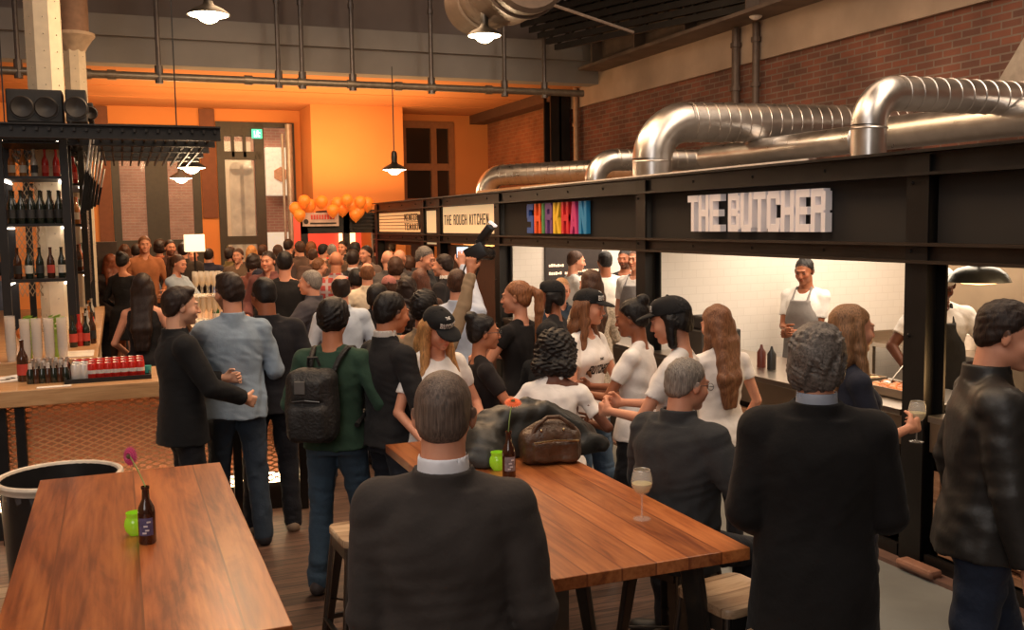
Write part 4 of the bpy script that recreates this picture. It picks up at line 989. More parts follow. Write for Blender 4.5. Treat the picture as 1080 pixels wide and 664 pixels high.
# white letters
def letters(text, y0, y1, z0, z1, x, dep, mats, w, t, gap, part, root, chars=None):
    ws, tw = word(text, w, t, gap); k = (y0-y1)/tw; j = 0; chars = text
    for ch, g in zip(text, ws):
        if ch == ' ': continue
        b = MB()
        for n_, poly in enumerate(g):
            b.poly([(x+.0006*n_, y0-p[0]*k, z0+p[1]*(z1-z0)) for p in poly], (dep+.0, 0, 0))
        o = b.build(part, mats[j % len(mats)], root); j += 1
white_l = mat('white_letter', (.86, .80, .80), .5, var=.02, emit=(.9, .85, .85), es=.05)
e = empty('letter_sign', (0, 0, 0), 0, 'big white block letters THE BUTCHER standing off the black fascia', 'sign')
letters('THE BUTCHER', 6.93, 5.25, 2.01, 2.30, SX-.015, .055, [white_l], .62, .185, .075, 'letter', e)
lc = [srgb(50, 90, 170), srgb(240, 95, 35), srgb(80, 150, 90), srgb(110, 70, 140), srgb(240, 200, 50), srgb(215, 40, 50), srgb(205, 60, 130), srgb(40, 140, 200)]
e = empty('letter_sign', (0, 0, 0), 0, 'multicoloured block letters SHIRKHAN on the black fascia', 'sign')
letters('SHIRKHAN', 10.36, 8.83, 1.98, 2.31, SX-.0, .045, [mat('letter_%d' % i, c, .5, var=.03) for i, c in enumerate(lc)], .62, .20, .12, 'letter', e)
# hanging strips above the shirkhan letters
# lightbox signs further on
box_m = emis('lightbox_cream', (.85, .58, .30), .55); box_m2 = emis('lightbox_amber', (.85, .48, .20), .55)
ink = mat('sign_ink', (.03, .02, .015), .6)
def lightbox(y0, y1, z0, z1, m, label, lines=4):
    e = empty('lightbox_sign', (SX+.02, (y0+y1)/2, (z0+z1)/2), 0, label, 'sign'); h = (y1-y0)/2; v = (z1-z0)/2
    MB().bb(.01, .1, -h, h, -v, v).build('lit_face', m, e)
    b = MB(); b.bb(-.01, .1, -h-.03, h+.03, -v-.03, -v); b.bb(-.01, .1, -h-.03, h+.03, v, v+.03); b.bb(-.01, .1, -h-.03, -h, -v, v); b.bb(-.01, .1, h, h+.03, -v, v); b.build('frame', steel, e)
    if lines:
        b = MB()
        for k in range(1, lines): z = -v+2*v*k/lines; b.bb(.004, .012, -h, h, z-.006, z+.006)
        b.build('rails', mat('rail_dark', (.25, .12, .05), .6), e)
    return e
def lb_text(text, e, yc0, yc1, z0, z1, w=.52, t=.13, gap=.17):
    ws, tw = word(text, w, t, gap); k = (yc0-yc1)/tw; b = MB(); n = 0
    for g in ws:
        for poly in g: b.poly([(.0065-.0002*(n % 7), yc0-p[0]*k, z0+p[1]*(z1-z0)) for p in poly], (.005, 0, 0)); n += 1
    b.build('lettering', ink, e)
Y = lambda px: atX(px, 225, SX).y
e = lightbox(14.56, 17.25, 1.98, 2.30, box_m2, 'amber striped lightbox reading MENEER TEMAKI', 6)
yc = (14.56+17.25)/2
lb_text('MENEER', e, Y(424.5)-yc, Y(438.5)-yc, .02, .13); lb_text('TEMAKI', e, Y(424.5)-yc, Y(438.5)-yc, -.13, -.02)
MB().poly([(-.012, Y(440.5)-yc+.08, .11), (-.012, Y(440.5)-yc-.14, .09), (-.012, Y(440.5)-yc-.02, -.12)], (.02, 0, 0)).build('brush_mark', ink, e)
e = lightbox(11.42, 13.55, 1.97, 2.34, box_m, 'cream lightbox reading THE ROUGH KITCHEN', 0)
yc = (11.42+13.55)/2; lb_text('THE ROUGH KITCHEN', e, Y(466.5)-yc, Y(513)-yc, -.07, .07, .55, .13, .22)
lightbox(13.78, 14.36, 1.97, 2.30, box_m, 'narrow blank cream lightbox between two dark posts', 0)
lightbox(11.42, 13.55, 1.86, 1.93, box_m, 'thin cream strip light under the rough kitchen sign', 0); lightbox(13.78, 14.36, 1.80, 1.93, box_m, 'small cream lightbox under the narrow one', 0)
# far stall fronts: dark with glowing openings
b = MB(); b.bb(SX+.1, SX+.14, 11.42, 13.56, 0, 1.80); b.build('stall_shutter', mat('dark_timber', (.09, .035, .02), .6, var=.3, stretch=(1, 12, 1)), label='dark brown timber front under the rough kitchen sign', cat='shutter')
b = MB(); b.bb(SX+.1, SX+.14, 14.6, 15.5, 0, 1.82); b.bb(SX+.1, SX+.14, 16.9, 17.2, 0, 1.82); b.bb(SX+.1, SX+.14, 15.5, 16.9, 0, 1.0); b.bb(SX+.1, SX+.14, 15.5, 16.9, 1.76, 1.82)
b.build('hatch_kiosk', mat('dark_front', (.03, .018, .014), .6), label='dark front with a glowing hatch under the striped lightbox', cat='wall')
wall(6.0, 6.1, 14.5, 17.3, 0, 2.36, 'wall_stall_rear', mat('stall_far_wall', (.9, .6, .35), .7))
area((5.3, 16.2, 2.2), 1.2, 1.2, 60, (1, .6, .28))
# menu board in the second stall
x0, x1 = atY(575, 262, 11.17).x, atY(635, 262, 11.17).x
e = empty('menu_board', ((x0+x1)/2, 11.17, 1.45), 0, 'black menu board with rows of pale unreadable text on the side wall', 'menu'); h = (x1-x0)/2
MB().bb(-h, h, 0, .03, -.62, .62).build('board', mat('chalk_black', (.03, .02, .018), .6), e)
b = MB(); rr = random.Random(3)
for z, n in ((.36, 1), (.10, 1), (.0, 2), (-.10, 2), (-.20, 2), (-.32, 1), (-.44, 2), (-.54, 2)):
    x = -h*.88
    for k in range(n):
        L = rr.uniform(.20, .42)*h*(1.6 if n == 1 else 1.2); e_ = x+L
        while x < e_: b.bb(x, x+.022, -.006, 0, z-rr.uniform(0, .008), z+rr.uniform(.02, .034)); x += .030
        x += .04
for z in (.02, -.06):
    x = h*.05
    while x < h*.85: b.bb(x, x+.022, -.006, 0, z, z+.03); x += .03
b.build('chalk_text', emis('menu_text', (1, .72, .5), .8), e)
# extractor hood, shelf and heat lamp
b = MB(); b.poly([(6.6, 5.6, 2.36), (6.6, 5.6, 1.98), (6.6, 6.1, 1.90), (6.6, 6.1, 2.36)], (.8, 0, 0)); b.build('extractor_hood', inox2, label='small steel extractor hood above the standing chef', cat='hood')
p = atX(1032, 297, 5.0); e = empty('heat_lamp', (p.x, p.y, p.z), 0, 'grey metal heat lamp shade hanging in the nearest stall', 'lamp')
MB().lathe([(.03, .14), (.05, .12), (.06, .10), (.12, .085), (.165, .05), (.19, 0), (.185, 0), (.15, .045), (.05, .09), (0, .09)], n=36).build('lamp_shade', mat('grey_enamel', (.20, .21, .20), .3, .5), e, smooth=True)
MB().cone((0, 0, .12), (0, 0, 2.36-p.z), .014, n=8).build('rod', inox, e); MB().lathe([(.17, .01), (.1, -.01), (0, -.02)], n=24).build('glow_disc', emis('heat_glow', (1, .55, .2), 6), e)
# glowing ring and point light added for the round reflection in the steel
p = atX(1072, 418, SX+.35)
e = empty('ring_reflection', (SX+.42, p.y-.02, .99), 0, 'glowing amber ring for a reflection, on the counter behind the leather jacket man', 'lamp')
pts = [(0, .17*math.cos(a), .19+.17*math.sin(a)) for a in np.linspace(0, 2*PI, 33)[:-1]]
MB().tube(pts, .009, 8, True).build('ring', emis('ring_amber', (1, .62, .22), 7), e, smooth=True)
MB().cone((0, 0, -.05), (0, 0, .02), .05, .03, n=16).build('foot', inox, e)
l = bpy.data.lights.new('ring_glow', 'POINT'); l.energy = 10; l.color = (1, .6, .25); l.shadow_soft_size = .15; lo = bpy.data.objects.new('ring_glow', l); lo.location = (SX+.3, p.y, 1.1); link(lo)
# splash panel of steel behind him
wall(SX+.72, SX+.76, -1.3, 3.9, .94, 1.30, 'trim_4', inox2)
# kitchen bench in the butcher stall + trays with food
def bench(x0, x1, y0, y1, z, label):
    e = empty('kitchen_bench', ((x0+x1)/2, (y0+y1)/2, 0), 0, label, 'bench'); a, c = (x1-x0)/2, (y1-y0)/2
    MB().bb(-a, a, -c, c, z-.04, z, bev=.004).build('worktop', inox, e); b = MB()
    b.bb(-a, a, c-.02, c, z, z+.1); b.build('upstand', inox, e)
    for sx in (-1, 1):
        for sy in (-1, 1): MB().bb(sx*(a-.04)-.02, sx*(a-.04)+.02, sy*(c-.04)-.02, sy*(c-.04)+.02, 0, z-.04).build('leg', inox, e)
    MB().bb(-a+.02, a-.02, -c+.02, c-.02, .25, .28).build('under_shelf', inox, e)
bench(6.75, 7.38, 4.9, 7.5, .9, 'steel work bench along the rear wall of the white letter stall')
bench(6.2, 6.85, 3.2, 4.35, .92, 'steel work bench behind the leaning cook')
def tray(x, y, z, lab, food):
    e = empty('food_tray', (x, y, z), 0, lab, 'tray')
    b = MB(); b.bb(-.13, .13, -.2, .2, 0, .006); b.bb(-.13, -.124, -.2, .2, 0, .06); b.bb(.124, .13, -.2, .2, 0, .06); b.bb(-.13, .13, -.2, -.194, 0, .06); b.bb(-.13, .13, .194, .2, 0, .06); b.build('pan', inox, e)
    b = MB(); r = random.Random(int(x*100+y*10))
    for k in range(26): b.ball((r.uniform(-.1, .1), r.uniform(-.17, .17), .035+r.uniform(0, .02)), r.uniform(.022, .034), (1, 1.2, .7), 8)
    b.build('food', food, e, smooth=True)['kind'] = 'stuff'
tray(SX+.35, 4.95, .94, 'steel tray of orange food on the counter left of the big post', mat('orange_food', (.75, .28, .1), .5, var=.3)); tray(SX+.35, 4.15, .94, 'steel tray of orange food on the counter right of the big post', mat('orange_food2', (.8, .3, .1), .5, var=.3))
tray(SX+.42, 5.45, .94, 'steel tray of pale bread rolls on the counter', mat('bread', (.75, .5, .28), .6, var=.2))
for k, (y, l) in enumerate(((4.78, 'shiny steel ladle leaning over the trays, nearer the post'), (5.08, 'shiny steel ladle leaning over the trays, farther from the post'))):
    b = MB(); b.cone((SX+.4, y, .99), (SX+.62, y+.06, 1.13), .006, n=8); b.ball((SX+.38, y, .99), .035, (1, 1, .6), 12); b.build('ladle', inox, smooth=True, label=l, cat='ladle')
p = atX(862, 245+40, 7.2)
b = MB(); b.bb(6.9, 7.3, 4.95, 5.5, .90, 1.22, bev=.01); b.build('oven', mat('oven_grey', (.28, .25, .23), .4, .5), label='grey counter oven on the rear bench beside the chef', cat='oven')
for k in range(5):
    b = MB(); b.lathe([(0, 0), (.05, 0), (.055, .01), (.055, .14), (.03, .17), (.03, .2), (0, .2)], (7.1, 5.7+k*.22, .90), 14); b.build('storage_jar', mat('jar_white', (.7, .6, .5), .4), smooth=True, label='squat pale jar on the rear kitchen bench', cat='jar', group='pale jars on the rear bench')
b = MB(); b.bb(SX+.2, SX+.6, 7.05, 7.35, .94, 1.16, bev=.01); b.bb(SX+.25, SX+.5, 7.1, 7.3, 1.16, 1.28, bev=.02); b.build('cash_register', mat('register_black', (.03, .025, .022), .5), label='dark cash register on the counter behind the bun haired woman', cat='register')
for k, (y, c, l) in enumerate(((6.35, (.12, .03, .02), 'dark red sauce bottle on the counter beside the long brown hair'), (6.22, (.02, .02, .02), 'black sauce bottle on the counter beside the long brown hair'))):
    b = MB(); b.lathe([(0, 0), (.035, 0), (.035, .12), (.015, .15), (.008, .18), (0, .18)], (SX+.3, y, .94), 14); b.build('sauce_bottle', mat('sauce%d' % k, c, .3), smooth=True, label=l, cat='bottle')
# ------------------------------------------------------------------ spiral ducts on the stall roofs
m, nt, bb_ = nodes('galvanised'); bb_.inputs['Metallic'].default_value = 1; bb_.inputs['Roughness'].default_value = .3
tc = nt.nodes.new('ShaderNodeTexCoord'); n = nt.nodes.new('ShaderNodeTexNoise'); n.inputs['Scale'].default_value = 7; n.inputs['Detail'].default_value = 5; lnk(nt, tc.outputs['Object'], n.inputs['Vector'])
r = nt.nodes.new('ShaderNodeValToRGB'); r.color_ramp.elements[0].color = (.48, .46, .44, 1); r.color_ramp.elements[1].color = (.80, .77, .74, 1); lnk(nt, n.outputs['Fac'], r.inputs[0]); lnk(nt, r.outputs[0], bb_.inputs['Base Color'])
r2 = nt.nodes.new('ShaderNodeMapRange'); r2.inputs[3].default_value = .2; r2.inputs[4].default_value = .42; lnk(nt, n.outputs['Fac'], r2.inputs[0]); lnk(nt, r2.outputs[0], bb_.inputs['Roughness'])
galv = m
def duct(base, r, rise, end, label, bend=None, seams=.12):
    """riser from the roof, 90 degree elbow, long spiral run to `end`"""
    base = Vector(base); end = Vector(end); bend = bend or r*1.9
    e = empty('spiral_duct', base, 0, label, 'duct'); top = Vector((0, 0, rise)); d = end-base-top; dz = d.copy(); d.normalize()
    MB().cone((0, 0, 0), (0, 0, rise-bend), r, n=36).build('riser', galv, e, smooth=True)
    pts = []
    c = Vector((0, 0, rise-bend))+d*bend
    for a in np.linspace(0, PI/2, 12): pts.append(c-d*bend*math.cos(a)+Vector((0, 0, bend*math.sin(a))))
    MB().tube(pts, r*1.005, 36).build('elbow', galv, e, smooth=True)
    L = dz.length
    MB().cone(pts[-1], pts[-1]+d*(L-bend), r, n=36).build('spiral_run', galv, e, smooth=True)
    b = MB(); k = 0; q = d.to_track_quat('Z', 'Y')
    s_ = 0.02; side = q @ Vector((1, 0, 0)); up = q @ Vector((0, 1, 0))
    while s_ < L-bend-.05:
        b.tube([pts[-1]+d*(s_+seams*.35*t/24)+(side*math.cos(2*PI*t/24)+up*math.sin(2*PI*t/24))*(r+.001) for t in range(24)], .0055, 5, True); s_ += seams
    for z in (rise-bend-.02, .12): b.tube([(math.cos(a)*(r+.002), math.sin(a)*(r+.002), z) for a in np.linspace(0, 2*PI, 33)[:-1]], .007, 5, True)
    b.build('seam_rings', galv, e, smooth=True)
q1 = atX(916, 150, 5.2); duct((5.2, q1.y, 2.42), .128, .60, (8.2, q1.y-.05, 3.02), 'largest silver spiral duct with elbow, rising at right above the stall roof')
q2 = atX(688, 170, 5.2); duct((5.2, q2.y, 2.42), .205, .70, (8.2, q2.y-.35, 3.12), 'silver spiral duct with elbow rising left of the largest one')
q3 = atX(628, 180, 5.4); duct((5.4, q3.y, 2.42), .13, .42, (8.2, q3.y-.5, 2.84), 'smaller silver duct with elbow behind the coloured letter sign')
q4 = atX(512, 190, 5.4); duct((5.4, q4.y, 2.42), .16, .42, (8.05, q4.y-3.4, 2.85), 'farthest silver duct with elbow above the rough kitchen sign')
def lowduct(px0, px1, py, X, r, label):
    a = atX(px0, py, X); b_ = atX(px1, py, X); e = empty('low_duct', (X, (a.y+b_.y)/2, a.z), 0, label, 'duct'); h = (a.y-b_.y)/2
    MB().lathe([(0, -h-r*.3), (r*.7, -h-r*.25), (r, -h), (r, h), (r*.7, h+r*.25), (0, h+r*.3)], n=30).build('pipe_run', galv, e, smooth=True)
    for c in e.children: c.rotation_euler = (PI/2, 0, 0)
    for s in (-h*.6, h*.2): MB().cone((-r*.6, s, -.02), (-r*.62, s, .02), .03, n=12).build('red_cap', mat('red_cap', (.55, .03, .02), .5), e)
lowduct(745, 905, 166, 6.4, .13, 'long silver duct lying behind the left spiral run')
lowduct(925, 1120, 142, 6.6, .15, 'long silver duct lying behind the largest spiral run')
b = MB(); b.bb(6.9, 7.4, 8.5, 11.2, 2.42, 2.72); b.build('duct_box', galv, label='silver box duct lying low between the elbows', cat='duct')
b = MB(); b.bb(5.2, 7.4, 11.4, 14.3, 2.42, 2.60); b.build('roof_crate', mat('ochre_ply', (.45, .22, .09), .7), label='brown plywood box on the roof above the rough kitchen sign', cat='box')
# ------------------------------------------------------------------ kiosk at the end with its sign and balloons
kx0, kx1 = atY(318, 240, 19).x, atY(398, 240, 19).x
e = empty('market_kiosk', ((kx0+kx1)/2, 19, 0), 0, 'dark framed kiosk with red glowing interior at the far end', 'stall'); h = (kx1-kx0)/2
b = MB()
for x in (-h, -.05+.12, h-.1): b.bb(x, x+.12, 0, .12, 0, 2.35)
b.bb(-h, h, 0, .1, 1.95, 2.35); b.bb(-h, h, .0, .1, 0, 1.0); b.build('frame', steel, e)
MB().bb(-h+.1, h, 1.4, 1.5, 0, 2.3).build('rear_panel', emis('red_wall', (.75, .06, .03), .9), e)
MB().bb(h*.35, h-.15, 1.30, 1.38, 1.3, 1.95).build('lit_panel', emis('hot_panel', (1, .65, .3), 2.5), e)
b = MB(); b.bb(-.2, h, .0, 1.4, 2.36, 2.40); b.build('roof', steel, e)
for k in range(6): MB().bb(h*.35, h*.98, -.03-.0*k, .0, 2.02+k*.07, 2.05+k*.07).build('louvre', steel2, e)
a, c = atY(319, 230, 18.9), atY(357, 230, 18.9)
e = empty('kiosk_sign', ((a.x+c.x)/2, 18.88, 2.22), 0, 'pale kiosk sign with red lettering below the orange balloons', 'sign'); h = (c.x-a.x)/2
MB().bb(-h, h, 0, .05, -.13, .13).build('board', mat('sign_pale', (.62, .48, .40), .6), e)
b = MB()
for k in range(9): x = -h*.55+k*h*.15; b.bb(x, x+h*.10, -.01, 0, .0, .09); 
b.build('red_lettering', mat('sign_red', (.65, .09, .06), .6), e)
b = MB(); b.bb(-h*.6, h*.85, -.01, 0, -.09, -.06); b.ball((-h*.82, -.005, -.04), .05, (1, .1, 1), 10); b.build('dark_mark', ink, e)
balls = [(321, 212), (312, 220), (326, 217), (316, 227), (339, 213), (356, 215), (366, 211), (371, 217), (361, 220), (380, 213), (378, 223), (387, 215), (351, 222), (375, 226)]
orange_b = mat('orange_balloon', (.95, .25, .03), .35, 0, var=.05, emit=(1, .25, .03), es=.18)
for i, (px, py) in enumerate(balls):
    p = atY(px, py, 18.7+.12*(i % 3)); b = MB(); rr_ = .115+.01*(i % 3)
    b.lathe([(0, -rr_*1.25), (.014, -rr_*1.28), (.01, -rr_*1.18), (rr_*.45, -rr_*.95), (rr_*.85, -rr_*.45), (rr_, .05*rr_), (rr_*.9, rr_*.55), (rr_*.55, rr_*.9), (0, rr_*1.05)], p, 20)
    b.build('balloon', orange_b, smooth=True, auto=False, label='orange balloon in the garland over the kiosk sign', cat='balloon', group='orange balloons over the kiosk')
# ------------------------------------------------------------------ bar on the left
oak = wood('bar_oak', (.40, .20, .085), (.52, .28, .12), (.62, .36, .17), along=0, rough=.4, coat=.2)
gr_bar = mesh_grille('expanded_metal', (.78, .42, .19), 0, 2, .088, .038, .14, .0, .45)
glowpanel = mat('lit_panel_board', (.14, .045, .014), .7)
e = empty('bar_counter', (-1.4, 7.1, 0), 0, 'long oak bar counter with glowing expanded metal front at left', 'bar')
MB().bb(-2.8, 2.67, 0, .80, .94, 1.05, bev=.006).build('counter_top', oak, e)
MB().bb(-2.8, 2.60, .16, .164, .22, .94).build('mesh_front', gr_bar, e)
MB().bb(-2.8, 2.60, .36, .38, .2, .94).build('rear_board', glowpanel, e)
MB().bb(-2.8, 2.62, .20, .5, 0, .2).build('plinth', steel, e)
MB().bb(-2.75, 2.58, .19, .26, .205, .265).build('light_strip', emis('bar_led', (1, .72, .42), 14), e)
MB().bb(-2.75, 2.58, .24, .28, .925, .938).build('light_strip', emis('bar_led_top', (1, .62, .30), 5), e)
for px in (2, 22, 250): x = atY(px, 460, 7.18).x+1.4; MB().bb(x-.03, x+.03, .08, .15, 0, .94).build('post', steel, e)
MB().bb(2.58, 2.64, .1, .6, 0, .94).build('end_post', steel, e)
e = empty('bar_counter', (1.0, 10.2, 0), 0, 'right wing of the bar carrying the stacked glasses, behind the men', 'bar')
MB().bb(-.3, .3, -2.28, 3.2, .98, 1.05, bev=.005).build('counter_top', oak, e); MB().bb(-.22, .22, -2.2, 3.1, 0, .98).build('base', glowpanel, e)
IX = atz(104, 368, 1.1).x; IY = atz(50, 380, 1.1).y
e = empty('island_counter', (IX-1.5, IY, 0), 0, 'inner oak island counter under the bottle rack', 'bar')
MB().bb(-2.5, 1.5, 0, 5.5, 1.0, 1.1, bev=.005).build('counter_top', oak, e); MB().bb(-2.4, 1.4, .1, 5.4, 0, 1.0).build('base', mat('bar_dark', (.06, .035, .02), .7), e)
TZ = 1.1
# bottle rack tower
rx0, rx1 = atD(6, 250, 9.0).x, atD(72, 250, 9.0).x; ry0 = atD(40, 372, 9.0).y; ry0 = max(ry0, IY+.1)
RT = atY(40, 131, ry0).z
e = empty('bottle_rack', ((rx0+rx1)/2, ry0, TZ), 0, 'tall black steel bottle rack with mesh panels and light strips', 'rack'); h = (rx1-rx0)/2; H_ = RT-TZ; dp = .75
black = mat('rack_black', (.012, .011, .011), .5, .3)
for sx in (-1, 1):
    for y in (0, dp): MB().bb(sx*h-.035, sx*h+.035, y-.03, y+.03, 0, H_).build('upright', black, e)
zs = [atY(40, p, ry0).z-TZ for p in (372, 296, 237, 187, 150)]
for z in zs[1:] + [H_-.03]:
    b = MB(); b.bb(-h, h, 0, dp, z-.012, z+.012); b.build('shelf', black, e)
gr_rack = mesh_grille('rack_mesh', (.35, .25, .15), 0, 2, .045, .08, .09, .6, .4); gr_side = mesh_grille('rack_mesh_side', (.25, .18, .12), 1, 2, .045, .08, .09, .6, .4)
MB().bb(-h, h, dp, dp+.004, .35, H_).build('mesh_back', gr_rack, e)
MB().bb(h-.002, h+.002, 0, dp, .35, H_).build('mesh_side', gr_side, e)
led = emis('led_white', (1, .82, .66), 14)
for z in zs[1:4]+[H_-.12]:
    for sx in (-1, 1): MB().bar((sx*h*.86-.01, .04, z-.03), (sx*h*.86-.01, dp*.95, z-.03), .018, .012).build('light_strip', led, e)
MB().bar((-h, -.01, H_*.93), (h, -.01, H_*.93), .02).build('rail', black, e)
# second rack behind (along the island)
e2 = empty('bottle_rack', ((rx0+rx1)/2+.1, ry0+1.5, TZ), 0, 'second black bottle rack behind the first, with wine bottles', 'rack')
for sx in (-1, 1):
    for y in (0, 2.2): MB().bb(sx*h-.03, sx*h+.03, y-.03, y+.03, 0, H_).build('upright', black, e2)
for z in zs[1:]+[H_-.03]: MB().bb(-h, h, 0, 2.2, z-.012, z+.012).build('shelf', black, e2)
MB().bb(h-.002, h+.002, 0, 2.2, .35, H_).build('mesh_side', gr_side, e2)
for z in zs[1:4]: MB().bar((h*.9, .04, z-.03), (h*.9, 2.1, z-.03), .018, .012).build('light_strip', led, e2)
# bottles
bot_m = [mat('bottle_dark', (.012, .018, .012), .12, coat=.5), mat('bottle_brown', (.05, .018, .008), .12, coat=.5), mat('bottle_amber', (.35, .13, .03), .15, coat=.5), mat('bottle_red', (.45, .02, .015), .2), mat('bottle_clear', (.45, .42, .36), .08, coat=.5), mat('bottle_green', (.03, .10, .035), .12, coat=.5)]
lab_m = [mat('label_cream', (.7, .62, .5), .6), mat('label_red', (.55, .06, .04), .6), mat('label_black', (.03, .03, .03), .6)]
def bottle(x, y, z, k, label, group=None, s=1.0, cat='bottle', nm='bottle', lk=None, slim=.036):
    e = empty(nm, (x, y, z), 0, label, cat, group)
    MB().lathe([(0, 0), (slim*.9, 0), (slim, .008), (slim, .16), (slim*.9, .185), (slim*.42, .23), (.014, .25), (.014, .29), (.016, .295), (.016, .305), (0, .305)], n=14).build('glass_body', bot_m[k], e, smooth=True)
    b = MB(); b.lathe([(slim+.001, .05), (slim+.001, .13)], n=14); b.build('paper_label', lab_m[(k+1) % 3 if lk is None else lk], e, smooth=True)
    e.scale = (s, s, s); return e
rr = random.Random(11)
for i in range(6): bottle(rx0+.07+i*(2*h-.14)/5, ry0+.10, TZ+zs[2]+.012, 0, 'dark wine bottle in the front row on the middle rack shelf', 'dark bottles on the middle rack shelf', 1.0, lk=2)
for i in range(6): bottle(rx0+.07+i*(2*h-.14)/5, ry0+.30, TZ+zs[2]+.012, rr.choice([0, 0, 1]), 'dark wine bottle in the second row on the middle rack shelf', 'dark bottles behind on the middle rack shelf', 1.0, lk=2)
for i in range(5): bottle(rx0+.08+i*(2*h-.16)/4, ry0+.25, TZ+zs[3]+.012, [2, 2, 4, 3, 3][i], ['amber liquor bottle at the left of the upper rack shelf', 'amber liquor bottle second from left on the upper rack shelf', 'pale clear bottle in the middle of the upper rack shelf', 'red bottle right of the clear one on the upper rack shelf', 'red bottle at the right end of the upper rack shelf'][i], None, .85)
for i in range(5): bottle(rx0+.08+i*(2*h-.16)/4, ry0+.25, TZ+zs[1]+.012, [1, 0, 0, 1, 0][i], 'dark bottle with red cap band on the lower rack shelf', 'bottles on the lower rack shelf', .95, lk=[2, 0, 2, 1, 0][i])
for j in range(8):
    for lv in (1, 2, 3): bottle(rx1+.02, ry0+1.65+j*.25, TZ+zs[lv]+.012, (j+lv) % 6, 'liquor bottle along the %s shelf of the rear rack' % ('low', 'middle', 'upper')[lv-1], 'bottles on the %s shelf of the rear rack' % ('low', 'middle', 'upper')[lv-1], .95)
tin_ = mat('rod_silver', (.7, .66, .6), .3, .8)
# slanting rods with silver tips on the rack side
for i in range(6):
    a = atD(86+i*3.4, 226-i*2, 9.3+i*.35); c = atD(97+i*2.6, 133+i*9, 9.3+i*.35); c = a+(c-a)*1.0
    e = empty('slanting_arm', a, 0, 'black slanting display arm with silver tip beside the bottle rack', 'rod', 'slanting arms beside the rack')
    MB().bar((0, 0, 0), (c-a)*.5, .02, .028).build('black_arm', mat('arm_black', (.02, .02, .02), .3, .6), e)
    MB().cone((c-a)*.48, c-a, .011, n=10).build('silver_rod', tin_, e, smooth=True)
# low things on the island: cup stacks with garnish
cup = thinglass('clear_cup', (.9, .82, .74), .38, .15)
cl = ['stack of clear plastic cups at the left end under the rack', 'second stack of clear plastic cups with green garnish behind', 'middle stack of clear plastic cups', 'fourth stack of clear plastic cups', 'stack of clear plastic cups nearest the right rack upright']
for i, px in enumerate((19, 33, 44, 56, 69)):
    p = atz(px, 373, 1.1); b = MB(); n = 9 if i else 10
    for k in range(n): b.lathe([(.030, k*.028), (.039, k*.028+.095), (.041, k*.028+.097)], (0, 0, 0), 16)
    e = empty('cup_stack', (p.x, IY+.07, 1.1), 0, cl[i], 'cups'); b.build('cups', cup, e, smooth=True)
    MB().lathe([(0, .01), (.028, .01), (.036, n*.028+.05), (0, n*.028+.06)], n=14).build('nested_cores', thinglass('cup_core', (.85, .74, .62), .3, .4), e, smooth=True)
for px, py, c, l in ((36, 348, (.25, .45, .05), 'bunch of green mint behind the cup stacks at left'), (64, 346, (.30, .48, .08), 'bunch of green mint behind the cup stacks at right'), (28, 355, (.75, .25, .08), 'orange fruit behind the cup stacks')):
    p = atz(px, py+20, 1.1); b = MB(); r = random.Random(px)
    if px == 28: b.ball((p.x, IY+.2, 1.3), .05, n=12)
    else:
        for k in range(40): a = r.uniform(0, 6.28); R_ = r.uniform(0, .06); v = Vector((p.x+R_*math.cos(a), IY+.2+R_*math.sin(a), 1.33+r.uniform(-.03, .08))); b.poly([v, v+Vector((.03, .01, .012)), v+Vector((.045, 0, .03)), v+Vector((.012, -.01, .02))], (0, .002, .001))
        b.cone((p.x, IY+.2, 1.1), (p.x, IY+.2, 1.32), .035, .045, n=12)
    b.build('mint_bunch' if px != 28 else 'orange', mat('garnish%d' % px, c, .6, var=.3), label=l, cat='garnish' if px != 28 else 'fruit')
for k, (px, kk, l) in enumerate(((78, 0, 'dark cola glass on the island right of the rack'), (84, 3, 'red bottle on the island right of the rack'), (91, 4, 'pale bottle on the island beside the red one'), (97, 1, 'brown bottle at the right edge of the island'))):
    p = atz(px, 366, 1.1); bottle(p.x, max(p.y, IY+.15)+.1*k, 1.1, kk, l, None, .9)
for j in range(9): p = (IX-.1-.02*(j % 2), IY+.9+j*.28); bottle(p[0], p[1], 1.1, (j*2) % 6, 'mixed bottle in the line along the island edge', 'bottles along the island edge', .85)
MB().bb(IX-.25, IX-.03, IY+.1, IY+.5, 1.101, 1.106).build('menu_sheet', mat('paper_white', (.8, .7, .58), .7), label='white menu sheet on the right corner of the island counter', cat='paper')
